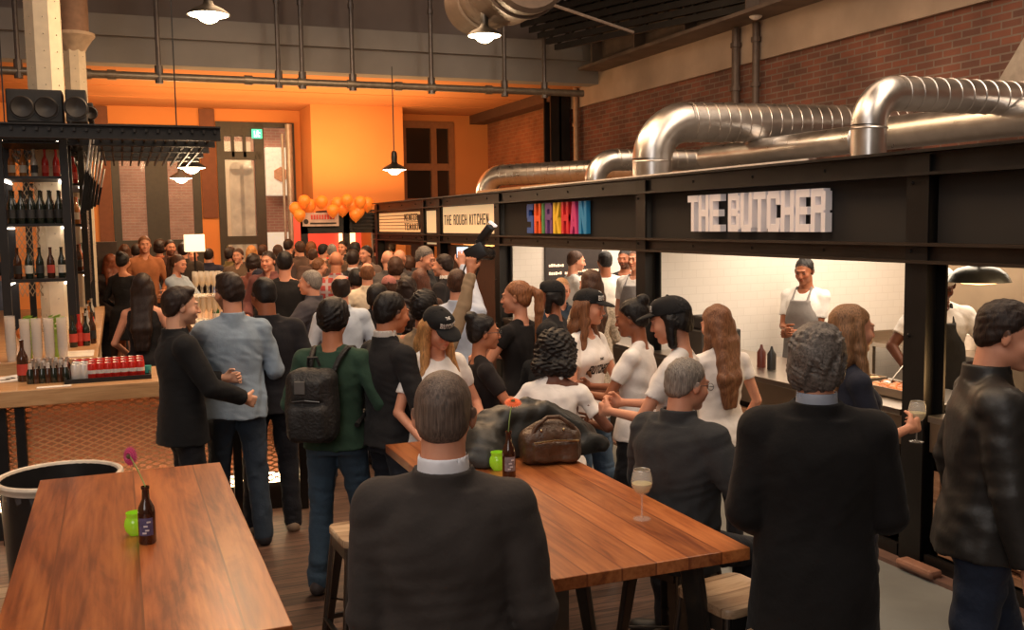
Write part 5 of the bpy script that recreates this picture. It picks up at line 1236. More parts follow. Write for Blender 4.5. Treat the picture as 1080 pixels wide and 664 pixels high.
# front counter tray: bottles at left, cans at right
def P_(px, py): return atz(px, py, 1.07)
a, c = P_(76, 403), P_(152, 398); 
e = empty('drinks_tray', ((a.x+c.x)/2, 7.42, 1.05), 0, 'black shallow tray full of red cans on the bar counter', 'tray'); hx = (c.x-a.x)/2+.05
b = MB(); b.bb(-hx, hx, -.17, .27, 0, .008); b.bb(-hx, hx, -.18, -.165, 0, .03); b.bb(-hx, hx, .265, .28, 0, .03); b.bb(-hx, -hx+.012, -.17, .27, 0, .03); b.bb(hx-.012, hx, -.17, .27, 0, .03); b.build('tray_body', black, e)
can_r = mat('can_red', (.62, .03, .02), .3, .3); can_w = mat('can_white', (.75, .7, .66), .35, .3); tin = mat('tin_silver', (.7, .68, .64), .3, .9)
cx = (a.x+c.x)/2
for r_ in range(3):
    for k in range(9):
        x = cx-hx+.07+k*(2*hx-.14)/8; y = 7.32+r_*.14; red = k > 1 or r_ > 1
        e = empty('drink_can', (x, y, 1.058), 0, ('red soft drink can standing in the black tray' if red else 'white soft drink can standing in the black tray'), 'can', 'red cans in the tray' if red else 'white cans in the tray')
        MB().lathe([(0, 0), (.024, 0), (.030, .008), (.030, .105), (.024, .117)], n=16).build('can_body', can_r if red else can_w, e, smooth=True)
        MB().lathe([(.024, .116), (.022, .114), (0, .113)], n=16).build('lid', tin, e, smooth=True)
        if red: MB().lathe([(.0306, .045), (.0306, .07)], n=16).build('white_band', can_w, e, smooth=True)
x0 = P_(30, 400).x; x1 = P_(73, 400).x
for r_ in range(3):
    for k in range(7):
        x = x0+.02+k*(x1-x0-.02)/6.6; y = 7.38+r_*.14
        e = empty('small_bottle', (x, y, 1.05), 0, 'small dark mixer bottle with silver foil cap on the bar', 'bottle', 'small foil capped bottles on the bar')
        MB().lathe([(0, 0), (.024, 0), (.026, .01), (.026, .075), (.012, .105), (.011, .13), (0, .131)], n=12).build('glass_body', bot_m[(k+r_) % 2], e, smooth=True)
        MB().lathe([(.0135, .10), (.0125, .128), (.013, .138), (0, .14)], n=12).build('foil_cap', tin if (k+r_) % 3 else can_w, e, smooth=True)
p = atz(25, 402, 1.05); bottle(p.x, p.y, 1.05, 1, 'brown beer bottle with red label standing alone on the bar', None, .95, lk=1, slim=.040)
p = atz(8, 404, 1.05)
for k, (dx, dy, l) in enumerate(((0, .1, 'white printed flyer at the left end of the bar'), (.12, .18, 'second white flyer overlapping on the bar behind the beer bottle'))):
    b = MB(); b.box((p.x+dx, p.y+dy+.1, 1.052+.004*k), (.2, .28, .002), rz=.3+k*.5); fl = b.build('flyer', mat('flyer_paper', (.78, .74, .70), .6), label=l, cat='paper')
    b = MB(); 
    for j in range(3): b.box((p.x+dx-.03+j*.03, p.y+dy+.05+j*.05, 1.0545+.004*k), (.06, .03, .001), rz=.3+k*.5)
    b.build('dark_print', ink, fl)
a, c = P_(38, 407), P_(75, 404); MB().box(((a.x+c.x)/2, 7.16, 1.053), (c.x-a.x, .06, .004), rz=.03).build('bar_napkin', mat('napkin', (.85, .8, .72), .8), label='white folded napkin strip at the front edge of the bar', cat='napkin')
p = P_(154, 388); MB().lathe([(0, 0), (.03, 0), (.034, .06), (0, .06)], (p.x, 7.5, 1.05), 14).build('tea_light', mat('teal_glass', (.05, .4, .35), .3), smooth=True, label='small teal cup at the right end of the can tray', cat='cup')
# stacked glasses on the right wing
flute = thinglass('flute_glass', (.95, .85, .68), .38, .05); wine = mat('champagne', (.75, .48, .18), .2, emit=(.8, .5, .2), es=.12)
gx0 = atY(206, 340, 9.0).x; gx1 = atY(236, 340, 9.0).x
for lv in range(3):
    z = 1.06+lv*.225
    if lv: MB().bb(gx0-.03, gx1+.03, 8.85, 9.22, z-.012, z-.004).build('glass_tray', thinglass('tray_clear', (.9, .8, .6), .5), label='clear tray carrying the %s tier of champagne flutes' % ('', 'second', 'top')[lv], cat='tray')
    for r_ in range(2):
        for k in range(5):
            x = gx0+.02+k*(gx1-gx0-.04)/4; y = 8.95+r_*.17
            e = empty('champagne_flute', (x, y, z-.004), 0, 'champagne flute standing in the stacked tiers on the bar', 'glass', 'champagne flutes stacked on the bar')
            MB().lathe([(.026, 0), (.024, .003), (.004, .008), (.0035, .07), (.016, .09), (.024, .13), (.022, .205), (.021, .205), (.0225, .13), (.0, .085)], n=14).build('glass_body', flute, e, smooth=True)
            MB().lathe([(0, .092), (.013, .093), (.0215, .13), (.021, .165), (0, .165)], n=12).build('drink', wine, e, smooth=True)
# speakers on the rack
def speaker(px0, px1, py0, py1, D, lab, horn=True):
    a, c = atD(px0, py0, D), atD(px1, py1, D); w = (c-a).length; w = abs(c.x-a.x); hh = a.z-c.z
    e = empty('loudspeaker', ((a.x+c.x)/2, a.y, c.z), 0, lab, 'speaker')
    MB().bb(-w/2, w/2, 0, .4, 0, hh, bev=.012).build('cabinet', mat('speaker_black', (.018, .016, .015), .6), e)
    for s in ((-.22, .2) if w > hh*1.3 else (0,)):
        b = MB(); b.lathe([(0, 0), (hh*.12, .01), (hh*.3, .03), (hh*.34, .02), (hh*.36, .02), (hh*.36, 0)], n=24); o = b.build('woofer', mat('cone_dark', (.022, .018, .016), .5), e, smooth=True); o.rotation_euler = (PI/2, 0, 0); o.location = (s*w, 0, hh*.45)
    return e
speaker(5, 66, 93, 127, 9.1, 'wide black loudspeaker lying on top of the rack at top left')
speaker(68, 92, 94, 128, 9.2, 'narrow black loudspeaker right of the wide one')
speaker(92, 99, 108, 128, 9.6, 'small black loudspeaker box right of the other two')
# black pergola of girders
e = empty('pergola', (.0, 10, 3.0), 0, 'black slatted steel canopy hanging over the bar', 'canopy')
for k, (px, py, Y_) in enumerate(((232, 134, 9.6), (226, 142, 10.6), (220, 149, 11.6), (214, 155, 12.7), (209, 160, 13.9))):
    p = atY(px, py, Y_); b = MB(); x0 = -1.3; 
    b.bb(x0, p.x, Y_-10-.05, Y_-10+.05, p.z-3.0-.015, p.z-3.0+.0); b.bb(x0, p.x, Y_-10-.05, Y_-10+.05, p.z-3.0-.13, p.z-3.0-.115); b.bb(x0, p.x, Y_-10-.008, Y_-10+.008, p.z-3.0-.13, p.z-3.0)
    b.build('girder', black, e)
b = MB()
for k in range(22): x = -1.2+k*.1; b.bar((x, -.44, -.02), (x+.02, 3.9, -.07), .02, .03)
b.build('slats', black, e)
for x in (-.9, .6): MB().bar((x, .2, .05), (x, .2, 5.5), .012).build('hanger', black, e); 
# cabinet and lamp in the back
p = atY(107, 255, 14.9); MB().bb(p.x-.20, p.x+.20, 14.9, 15.3, 0, p.z, bev=.01).build('tall_cabinet', mat('cabinet_brown', (.045, .025, .015), .6), label='dark brown cabinet standing behind the bar near the window', cat='cabinet')
p = atY(205, 258, 15); e = empty('table_lamp', (p.x, 15, p.z-.35), 0, 'cream box lampshade glowing below the window', 'lamp')
MB().bb(-.14, .14, -.1, .1, .25, .5, bev=.01).build('lamp_shade', emis('shade_cream', (1, .72, .42), 1.3), e); MB().cone((0, 0, -(p.z-.35)), (0, 0, .26), .015, n=8).build('pole', steel, e); MB().cone((0, 0, -(p.z-.35)), (0, 0, -(p.z-.35)+.03), .15, n=20).build('base', steel, e)
# ------------------------------------------------------------------ foreground tables and stools
tw1 = wood('table_left_wood', (.17, .038, .010), (.33, .088, .022), (.48, .155, .042), along=1, scale=.5, plank=.27, rough=.34, coat=.25, bump=.15, dark=(.16, .04, .01))
tw2 = wood('table_right_wood', (.22, .055, .016), (.38, .112, .030), (.52, .18, .055), along=1, scale=.6, plank=.13, rough=.34, coat=.25, bump=.12, dark=(.2, .05, .015))
gun = mat('gunmetal', (.14, .125, .11), .32, .9, var=.25, scale=5)
def table(x0, x1, y0, y1, m, label):
    cx_, cy_ = (x0+x1)/2, (y0+y1)/2; a, c = (x1-x0)/2, (y1-y0)/2
    e = empty('bar_table', (cx_, cy_, 0), 0, label, 'table')
    MB().bb(-a, a, -c, c, .905, .95, bev=.003).build('tabletop', m, e)
    MB().bb(-a+.08, a-.08, -c+.1, c-.1, .87, .904).build('under_frame', gun, e)
    for sx in (-1, 1):
        for sy in (-1, 1):
            b = MB(); p0 = Vector((sx*(a-.12), sy*(c-.22), .87)); p1 = Vector((sx*(a-.06), sy*(c-.12), 0))
            b.bar(p0, p1, .07, .012, up=(0, 1, 0)); b.bar(p0+Vector((sx*.035, 0, 0)), p1+Vector((sx*.035, 0, 0)), .012, .07, up=(0, 1, 0)); b.build('leg', gun, e)
    for sy in (-1, 1): MB().bar((-a+.09, sy*(c-.16), .30), (a-.09, sy*(c-.16), .30), .02).build('crossbar', gun, e)
table(-.38, .42, 2.78, 4.92, tw1, 'left reddish wooden bar table with the pink flower bottle')
table(1.26, 2.02, 2.80, 4.94, tw2, 'right reddish wooden bar table with wine glass and bag')
seat_w = wood('seat_wood', (.34, .20, .11), (.48, .31, .18), (.60, .42, .26), along=0, scale=1.2, plank=.12, dark=(.25, .15, .08), rough=.4, coat=.2)
def stool(x, y, rz, label, m=seat_w):
    e = empty('bar_stool', (x, y, 0), rz, label, 'stool'); H0 = .70; a = .155
    bm = bmesh.new(); r = .045; pts = []
    for cx_, cy_, a0 in ((a-r, a-r, 0), (-a+r, a-r, 90), (-a+r, -a+r, 180), (a-r, -a+r, 270)):
        for k in range(7): t = math.radians(a0+k*15); pts.append((cx_+r*math.cos(t), cy_+r*math.sin(t)))
    prev = None; b = MB()
    prof = [(1, H0-.032), (1.0, H0-.006), (.985, H0-.001), (.95, H0), (.6, H0-.004), (0, H0-.006)]
    rings = [[b.bm.verts.new((p[0]*s, p[1]*s, z)) for p in pts] if s > 0 else [b.bm.verts.new((0, 0, z))] for s, z in prof]
    for A, B in zip(rings[:-1], rings[1:]):
        n = len(A)
        for k in range(n):
            if len(B) == 1: b.bm.faces.new((A[k], A[(k+1) % n], B[0]))
            else: b.bm.faces.new((A[k], A[(k+1) % n], B[(k+1) % n], B[k]))
    b.bm.faces.new(rings[0][::-1]); b.build('seat', m, e, smooth=True)
    b = MB()
    for s in (-1, 1): b.bar((-.12, s*.142, H0-.065), (.12, s*.142, H0-.065), .06, .006, up=(0, 1, 0)); b.bar((s*.142, -.12, H0-.065), (s*.142, .12, H0-.065), .06, .006, up=(1, 0, 0))
    b.bb(-.13, .13, -.13, .13, H0-.04, H0-.033); b.build('seat_apron', gun, e)
    for sx in (-1, 1):
        for sy in (-1, 1):
            b = MB(); t, f = Vector((sx*.132, sy*.132, H0-.035)), Vector((sx*.195, sy*.195, 0))
            q = .034; d1, d2 = Vector((-sx, 0, 0)), Vector((0, -sy, 0))
            for d_ in (d1, d2):
                o_ = [t, t+d_*.062, f+d_*.028, f]; nrm = d2 if d_ == d1 else d1
                b.poly(o_, nrm*.006)
            b.tube([t, f], .012, 10); b.build('leg', gun, e)
    zr = .24; k = .195-(.195-.132)*zr/(H0-.035)
    b = MB()
    for s in (-1, 1): b.bar((-k, s*k, zr), (k, s*k, zr), .012, .022); b.bar((s*k, -k, zr+.0), (s*k, k, zr+.0), .022, .012)
    b.bar((-k+.01, -k+.01, zr+.1), (k-.01, k-.01, zr+.1), .008); b.bar((-k+.01, k-.01, zr+.1), (k-.01, -k+.01, zr+.1), .008)
    b.build('foot_rail', gun, e); return e
stool(2.10, 3.03, .12, 'pale wood and gunmetal bar stool at the near right corner of the right table')
stool(1.02, 4.36, .05, 'bar stool with light wood seat left of the grey suit man')
p = atz(842, 672, .70); stool(p.x, p.y, .3, 'bar stool half hidden at the feet of the man in the long black coat')
p = atz(-18, 632, .70); stool(p.x, p.y, 0, 'bar stool cut off at the left edge beside the left table')
stool(1.62, 3.72, .08, 'bar stool tucked under the middle of the right table')
stool(1.55, 4.5, .0, 'bar stool tucked under the far part of the right table')
# trash can
p = atz(63, 498, .82); e = empty('rubbish_bin', (p.x, p.y, 0), 0, 'round black rubbish bin with white rim and black liner', 'bin'); R_ = .30
MB().lathe([(0, 0), (R_*.86, 0), (R_*.97, .80), (R_*.95, .80), (R_*.84, .02), (0, .02)], n=40).build('barrel', mat('bin_black', (.016, .015, .015), .35), e, smooth=True)
b = MB(); b.tube([(R_*math.cos(a), R_*math.sin(a), .80) for a in np.linspace(0, 2*PI, 49)[:-1]], .016, 8, True); b.lathe([(R_*1.0, .765), (R_*1.02, .80)], n=48); b.build('rim', mat('rim_white', (.72, .62, .5), .4), e, smooth=True)
b = MB(); rings = []; rr = random.Random(5)
for j in range(9):
    t = j/8; ring = []
    for k in range(60): a = 2*PI*k/60; w = 1-.05*t+.045*t*math.sin(9*a+3*math.sin(4*a))-.02*math.sin(23*a)*(t > .1); ring.append(b.bm.verts.new((R_*(.97-.35*t*t)*w*math.cos(a), R_*(.97-.35*t*t)*w*math.sin(a), .80-.5*t)))
    rings.append(ring)
for A, B in zip(rings[:-1], rings[1:]):
    for k in range(60): b.bm.faces.new((A[k], A[(k+1) % 60], B[(k+1) % 60], B[k]))
b.bm.faces.new(rings[-1]); b.build('liner_bag', mat('bag_film', (.09, .09, .095), .15, coat=.6), e, smooth=True)
# table bottles with gerberas
def gerbera_bottle(px, py, stem_px, hc_, label, flabel, gl, gpx, lean):
    p = atz(px, py, .95); e = empty('beer_bottle', p, 0, label, 'bottle')
    MB().lathe([(0, 0), (.028, 0), (.031, .006), (.031, .115), (.028, .135), (.014, .165), (.0125, .20), (.015, .203), (.015, .212), (.011, .212), (.011, .15), (0, .15)], n=28).build('glass_body', mat('amber_bottle', (.045, .014, .007), .12, coat=.6), e, smooth=True)
    b = MB(); n = 12; bm = b.bm
    vs = [[bm.verts.new((.0318*math.cos(a), .0318*math.sin(a), z)) for a in np.linspace(-2.6, -.9, n)] for z in (.035, .10)]
    for k in range(n-1): bm.faces.new((vs[0][k], vs[0][k+1], vs[1][k+1], vs[1][k]))
    b.build('paper_label', mat('bottle_label_%d' % px, (.10, .09, .20) if hc_[2] > .1 else (.25, .22, .24), .5, var=.3, scale=60), e, smooth=True)
    b = MB(); zz = [(-1.9, .045), (-1.6, .055), (-1.75, .07), (-1.4, .085)]
    for a, z in zz: b.box((.032*math.cos(a), .032*math.sin(a), z), (.014, .003, .006), rz=a+PI/2)
    b.build('label_print', mat('print_white', (.75, .72, .75), .5), e)
    top = atD(stem_px[0], stem_px[1], (p-Vector((0, 0, CH))).length); f = empty('gerbera', p+Vector((0, 0, .212)), 0, flabel, 'flower')
    d = top-(p+Vector((0, 0, .212))); pts = [Vector((0, 0, -.05)), Vector((0, 0, 0)), Vector((d.x*.15, d.y*.15, d.z*.35)), Vector((d.x*.5, d.y*.5, d.z*.75)), d]
    MB().tube(pts, .0028, 8).build('stem', mat('stem_green', (.15, .22, .05), .5), f, smooth=True)
    nrm = Vector(lean).normalized(); q = nrm.to_track_quat('Z', 'Y'); b = MB()
    for ring, (R0, n, up) in enumerate(((.042, 22, .0), (.034, 18, .006), (.022, 14, .010))):
        for k in range(n):
            a = 2*PI*k/n+ring*.2; u = Vector((math.cos(a), math.sin(a), 0)); v = Vector((-math.sin(a), math.cos(a), 0)); w = .0055
            P4 = [u*.006-v*w*.5, u*R0*.7-v*w+Vector((0, 0, up)), u*R0+Vector((0, 0, up-.004)), u*R0*.7+v*w+Vector((0, 0, up)), u*.006+v*w*.5]
            b.poly([d+q @ x for x in P4], q @ Vector((0, 0, .0012)))
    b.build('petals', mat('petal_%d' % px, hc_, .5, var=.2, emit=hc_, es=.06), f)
    MB().ball(d+nrm*.006, .010, n=12).build('flower_centre', mat('flower_eye', (.12, .10, .03), .7), f, smooth=True)
    g = atz(gpx[0], gpx[1], .95); e = empty('votive_holder', g, 0, gl, 'candle holder')
    MB().lathe([(0, 0), (.022, 0), (.036, .018), (.040, .038), (.036, .058), (.030, .068), (.033, .085), (.031, .085), (.028, .069), (.034, .056), (.036, .04), (0, .012)], n=28).build('glass_cup', mat('lime_glass', (.26, .50, .02), .15, coat=.6, emit=(.35, .65, .02), es=.22), e, smooth=True)
    MB().cone((0, 0, .012), (0, 0, .035), .026, n=16).build('candle', mat('candle', (.8, .75, .4), .5, emit=(.8, .8, .2), es=.4), e, smooth=True)
gerbera_bottle(156, 572, (137, 481), (.55, .05, .16), 'brown beer bottle holding the pink flower on the left table', 'pink gerbera in the bottle on the left table', 'lime green glass candle holder on the left table', (143, 563), (-.75, -.65, .12))
gerbera_bottle(537, 503, (541, 424), (.85, .14, .03), 'dark beer bottle holding the orange flower on the right table', 'orange gerbera in the bottle on the right table', 'lime green glass candle holder on the right table', (525, 495), (-.1, -.35, .9))
# wine glasses
gg = thinglass('wine_glass', (.9, .86, .8), .22, .03); ww = thinglass('white_wine', (.75, .66, .30), .75, .05)
def wineglass(p, label, s=1.0, group=None, nm='wine_glass', rot=None):
    e = empty(nm, p, 0, label, 'glass', group); e.scale = (s, s, s)
    if rot: e.rotation_euler = rot
    MB().lathe([(.034, 0), (.033, .003), (.006, .008), (.0038, .014), (.0036, .085), (.010, .095), (.028, .108), (.040, .130), (.042, .150), (.037, .178), (.032, .195), (.031, .195), (.036, .178), (.041, .150), (.039, .131), (.027, .110), (0, .098)], n=36).build('glass_body', gg, e, smooth=True)
    MB().lathe([(0, .099), (.025, .110), (.037, .130), (.0385, .142), (0, .142)], n=30).build('drink', ww, e, smooth=True)
    b = MB(); b.tube([(.0315*math.cos(a), .0315*math.sin(a), .195) for a in np.linspace(0, 2*PI, 33)[:-1]], .0012, 6, True); b.build('rim', mat('rim_glint', (.8, .78, .72), .1, .6), e, smooth=True)
    return e
wineglass(atz(677, 547, .95), 'wine glass with pale wine standing on the right table')
# jacket and bag on the far end of the right table
def sdfobj(name, F, m, parent=None, loc=(0, 0, 0), label=None, cat=None):
    V, Fc = F.mesh(); o = to_mesh(name, V, Fc, m, parent); o.location = loc if parent is None else (0, 0, 0)
    return tag(o, label, cat)
c = atz(572, 492, .95)
F = Field((-.40, -.25, 0), (.42, .25, .34), .007); R0 = math.radians(-16)
V3 = lambda x, y, z: np.array([x, y, z])
F.add(Ell(V3(-.02, .09, .06), (.34, .12, .19), k=.03)); F.add(Ell(V3(.24, .03, .03), (.15, .14, .12), k=.05)); F.add(Ell(V3(-.26, .0, .02), (.12, .15, .14), k=.05))
F.add(Cone(V3(-.34, -.08, .04), V3(-.10, .03, .20), .035, .03, .03)); F.add(Cone(V3(-.10, .03, .20), V3(.10, .02, .215), .03, .03, .03)); F.add(Cone(V3(.10, .02, .215), V3(.36, -.10, .04), .03, .035, .03))
F.add(Cone(V3(-.26, .05, .13), V3(.02, .10, .25), .028, .024, .03)); F.add(Cone(V3(.02, .10, .25), V3(.27, .06, .13), .024, .028, .03))
F.warp(.012, 16, 41, .8); F.warp(.003, 45, 42, 1.0); F.plane((0, 0, .003), (0, 0, -1))
sdfobj('folded_jacket', F, mat('jacket_leather', (.026, .025, .021), .5, 0, var=.1, scale=14, bump=.15, bscale=30), loc=(c.x+.03, c.y+.22, .95), label='dark leather jacket heaped over the bag on the right table', cat='jacket')
e = empty('handbag', (c.x+.07, c.y+.06, .95), -.15, 'brown leather handbag lying on the right table', 'bag')
F = Field((-.2, -.12, 0), (.2, .12, .26), .006); F.add(Box((0, 0, .085), (.15, .06, .085), .045)); F.add(Ell(V3(0, .01, .15), (.12, .05, .06), k=.04)); F.add(Box((.01, -.055, .065), (.115, .02, .05), .018, k=.01)); F.warp(.006, 28, 77, .7); F.plane((0, 0, .003), (0, 0, -1))
leb = mat('bag_leather', (.085, .045, .025), .4, 0, var=.35, scale=16, bump=.4, bscale=40)
sdfobj('bag_body', F, leb, e)
b = MB(); b.tube([(-.11, -.03, .12), (-.08, -.04, .19), (-.02, -.02, .225), (.04, -.02, .225), (.10, -.04, .18), (.13, -.04, .11)], .010, 10); b.build('strap', leb, e, smooth=True)
b = MB(); b.tube([(-.10, -.078, .115), (0, -.082, .125), (.12, -.078, .115)], .004, 8); b.build('zip', mat('zip_brass', (.4, .3, .15), .3, .9), e, smooth=True)
for x in (-.06, .05): MB().ball((x, -.055, .17), .007, n=10).build('stud', mat('stud_brass', (.45, .35, .2), .25, 1), e, smooth=True)
# ------------------------------------------------------------------ the people
W_ = (.88, .83, .79)
capd = dict(c=(.012, .012, .013), text=True)
def hold(w, i=1): return w['hands'][i]
# --- foreground
person(466, 392, 1.72, 4, 'person', 'man in dark grey suit jacket and white collar, back turned, short hair, between the tables', q=1, top='suit', tc=(.045, .037, .033), collar=(.85, .84, .88), hair='buzz', hc=(.13, .09, .07), skin='fair', bot='jeans', bc=(.03, .027, .026), L=(-.21, .14, .90), R=(.22, .16, .93), LP=(-.15, -1, 0), RP=(.3, -1, 0), head=(2, 6, 0), build=1.0, side=0)
person(862, 345, 1.735, -4, 'person', 'man in long black overcoat with curly grey hair seen from behind', q=1, top='coat', tc=(.009, .008, .008), collar=(.35, .38, .45), hair='curly', hc='salt', skin='fair', bc=(.02, .03, .05), L=(-.17, .20, 1.0), R=(.15, .24, 1.05), head=(12, 0, 0), build=1.06, shoe=(.22, .10, .05), LP=(-.35, -1, 0), RP=(.45, -1, 0))
person(1054, 315, 1.80, 76, 'person', 'man in black leather jacket walking right at the far right edge', q=1, top='leather', tmat=mat('black_leather', (.022, .020, .018), .46, 0, var=.12, scale=14, bump=.12, bscale=30, spec=.45), hair='short', hc='dark', skin='fair', bc=(.018, .025, .045), L=(-.28, .02, .88), R=(.25, .10, .86), head=(14, 12, 0), build=.98, feet=((-.1, .16), (.12, -.18)), curl=(.55, .5), lean=3)
s_ = person(722, 378, 1.51, 38, 'person', 'grey haired man in dark hooded jacket sitting on a stool at the right table', q=1, D=None, top='jacket', tc=(.035, .036, .038), hair='short', hc='grey', skin='fair', hipz=.74, bc=(.02, .022, .03), glasses=True, L=(-.16, .34, 1.0), R=(.22, .30, 1.02), head=(15, 4, 0), build=1.12, lean=6, shoe=(.05, .04, .04))
for k in range(1):
    P = s_['loc']; stool(P[0], P[1], s_['rz'], 'bar stool under the seated grey haired man')
person(1.0, 1.0, 1.46, 6, 'person', 'woman in white t-shirt with big black curly hair seated at the far table end', q=1, world=atz(585, 352, 1.46), sex='f', top='tee', tc=W_, sleeve=.42, hair='afro', hc='black', skin='dark', hipz=.72, bc=(.02, .025, .04), lean=14, head=(0, 28, 0), L=(-.20, .34, 1.03), R=(.22, .30, 1.0), build=1.05, collar=None)
P = atz(585, 352, 1.46); 
# --- the ring of women in white shirts
person(672, 315, 1.64, -72, 'person', 'woman in white t-shirt with black bun of hair, facing left, brown skin', q=1, sex='f', top='tee', tc=W_, sleeve=.42, hair='bun', hc='black', skin='brown', bot='tight', bc=(.015, .015, .018), L=(-.10, .34, 1.14), R=(.06, .34, 1.16), head=(-4, 10, 0), curl=(.8, .8))
person(716, 312, 1.72, -72, 'person', 'woman in black peaked cap and white t-shirt facing left beside the bun haired woman', q=1, sex='f', top='tee', tc=W_, sleeve=.42, hair='bob', hc='black', skin='fair', cap=dict(c=(.012, .012, .013), text=True, tilt=-4), bot='tight', bc=(.02, .02, .025), L=(-.10, .34, 1.14), R=(.06, .34, 1.16), head=(-6, 14, 0), curl=(.8, .8))
person(760, 322, 1.60, -28, 'person', 'woman with long reddish brown hair seen from behind in white top', q=1, sex='f', top='tee', tc=W_, sleeve=.3, hair='long', hc=(.20, .085, .04), skin='fair', hairlen=.40, bot='tight', bc=(.02, .02, .025), L=(-.14, .30, 1.10), R=(.22, .12, .92), head=(-20, 12, 0))
person(617, 305, 1.665, 128, 'person', 'woman in black butcher cap and lettered white t-shirt with wavy light brown hair', q=1, sex='f', top='tee', tc=W_, sleeve=.4, hair='wavy', hc='lbrown', skin='fair', cap=capd, logo=True, bot='jeans', bc=(.06, .10, .16), L=(-.10, .32, 1.08), R=(.12, .30, 1.10), head=(-22, 6, 0), curl=(.8, .8), hairlen=.36)
person(457, 320, 1.655, 152, 'person', 'blonde woman in black butcher cap and white t-shirt looking down behind the suit man', q=1, sex='f', top='tee', tc=W_, sleeve=.42, hair='long', hc=(.50, .25, .09), skin='fair', cap=dict(c=(.012, .012, .013), text=True, tilt=4), bot='tight', bc=(.02, .02, .025), L=(-.20, .24, 1.02), R=(.20, .22, .98), head=(-10, 26, 8), hairlen=.30)
w = person(447, 308, 1.655, 22, 'person', 'man in khaki shirt holding a camera high in his raised right hand', q=1, top='shirt', tc=(.30, .21, .13), hair='messy', hc='black', skin='tan', L=(-.22, .20, 1.05), R=(.32, .22, 2.02), RP=(1, .2, -.2), hdir=(None, (0, .15, 1)), hn=(None, (-.3, 1, 0)), curl=(.4, .9), bc=(.05, .05, .05))
camman = w
person(408, 308, 1.72, 58, 'person', 'man in black sweater with checked collar, black hair, facing right', q=1, top='sweater', tc=(.018, .017, .018), collar=(.6, .56, .52), hair='short', hc='black', skin='tan', bc=(.02, .022, .03), L=(-.26, .06, .86), R=(.22, .22, 1.0), head=(0, 8, 0))
g = person(350, 316, 1.68, 18, 'person', 'man in dark green sweater and jeans with a black backpack on his shoulder', q=1, top='sweater', tc=(.028, .062, .040), hair='messy', hc='black', skin='tan', bc=(.045, .075, .11), L=(-.20, .20, 1.02), R=(.24, .14, 1.00), head=(-4, 8, 0), feet=((-.10, -.12), (.14, .10)), shoe=(.05, .045, .04))
person(243, 288, 1.80, -8, 'person', 'man in light blue denim shirt and dark jeans seen from behind at the bar', q=1, top='shirt', tc=(.27, .34, .42), hair='quiff', hc='dark', skin='fair', bc=(.035, .05, .072), L=(-.14, .30, 1.12), R=(.21, .22, 1.00), LP=(-1.2, -.4, -.2), RP=(.4, -1, 0), head=(-22, 6, 0), beard=1, feet=((-.11, .12), (.13, -.10)), build=1.03, shoe=(.02, .02, .025))
person(186, 303, 1.735, 76, 'person', 'man in black suit jacket with brown quiff facing right at the bar', q=1, top='suit', tc=(.012, .012, .013), hair='quiff', hc='dark', skin='pale', bc=(.012, .012, .015), L=(-.10, .30, 1.14), R=(.16, .34, 1.04), head=(4, 4, 0), stubble=1, curl=(.6, .6))
person(280, 292, 1.76, -6, 'person', 'man in black jacket and tan shoes with cropped dark hair, back turned', q=1, top='suit', tc=(.014, .013, .016), hair='buzz', hc='black', skin='brown', bc=(.014, .014, .018), L=(-.20, .22, 1.05), R=(.24, .08, .90), head=(-18, 12, 0), shoe=(.30, .21, .14), feet=((-.14, .03), (.12, -.02)), hem=.84)
gl_ = person(896, 322, 1.69, 68, 'person', 'woman with long light brown hair in dark top facing right, holding a wine glass', q=1, sex='f', top='tee', sleeve=.5, tc=(.02, .022, .035), hair='long', hc=(.26, .13, .06), skin='fair', bc=(.02, .02, .03), R=(.08, .27, 1.15), L=(-.18, .15, .95), head=(-6, 2, 0), curl=(.4, .75), hairlen=.36)
person(507, 332, 1.56, 78, 'person', 'girl in glasses and black lace dress facing right, black hair tied back', q=1, sex='f', top='dress', tc=(.018, .014, .014), sleeve=.42, hair='bun', hc='black', skin='tan', glasses=True, L=(-.08, .34, 1.14), R=(.10, .36, 1.16), head=(0, 2, 0), curl=(.8, .8), bot=None)
person(547, 296, 1.70, -52, 'person', 'woman in black dress with long auburn ponytail, back turned', q=1, sex='f', top='dress', tc=(.014, .012, .012), sleeve=.28, hair='ponytail', hc=(.26, .10, .04), skin='fair', L=(-.16, .30, 1.16), R=(.10, .33, 1.18), head=(-26, 2, 0), hairlen=.42, bot=None)
person(583, 296, 1.66, -70, 'person', 'person in flat black cap and black clothes behind the ponytail woman', q=2, sex='f', D=None, top='sweater', tc=(.015, .014, .015), hair='bob', hc='black', skin='brown', cap=dict(c=(.013, .012, .013)), bc=(.02, .02, .02), L=(-.16, .2, 1.0), R=(.2, .2, 1.0))
person(577, 340, 1.43, 20, 'person', 'seated person in black cap just behind the curly haired woman', q=2, sex='f', top='tee', tc=(.02, .02, .02), hair='short', hc='black', skin='brown', cap=dict(c=(.014, .014, .014), visor=True), hipz=.72, bc=(.02, .02, .02), L=(-.16, .3, 1.0), R=(.2, .3, 1.0))
person(592, 293, 1.60, 158, 'person', 'blonde woman in navy shirt facing the camera behind the cap women', q=2, sex='f', top='shirt', tc=(.022, .035, .055), hair='ponytail', hc=(.42, .22, .10), skin='fair', bc=(.03, .04, .06), L=(-.16, .2, 1.0), R=(.14, .25, 1.05), head=(10, 6, 0))
person(624, 285, 1.69, -28, 'person', 'woman with long brown hair in cream lace top, jeans and black boots', q=1, sex='f', top='shirt', tc=(.52, .43, .33), hair='long', hc='brown', skin='fair', hairlen=.30, bc=(.09, .13, .18), L=(-.14, .3, 1.06), R=(.20, .25, 1.0), head=(-14, 4, 0), hem=.66, shoe=(.02, .015, .015), tmat=mat('cream_lace', (.50, .40, .30), .8, 0, var=.45, scale=70, bump=.5, bscale=90))
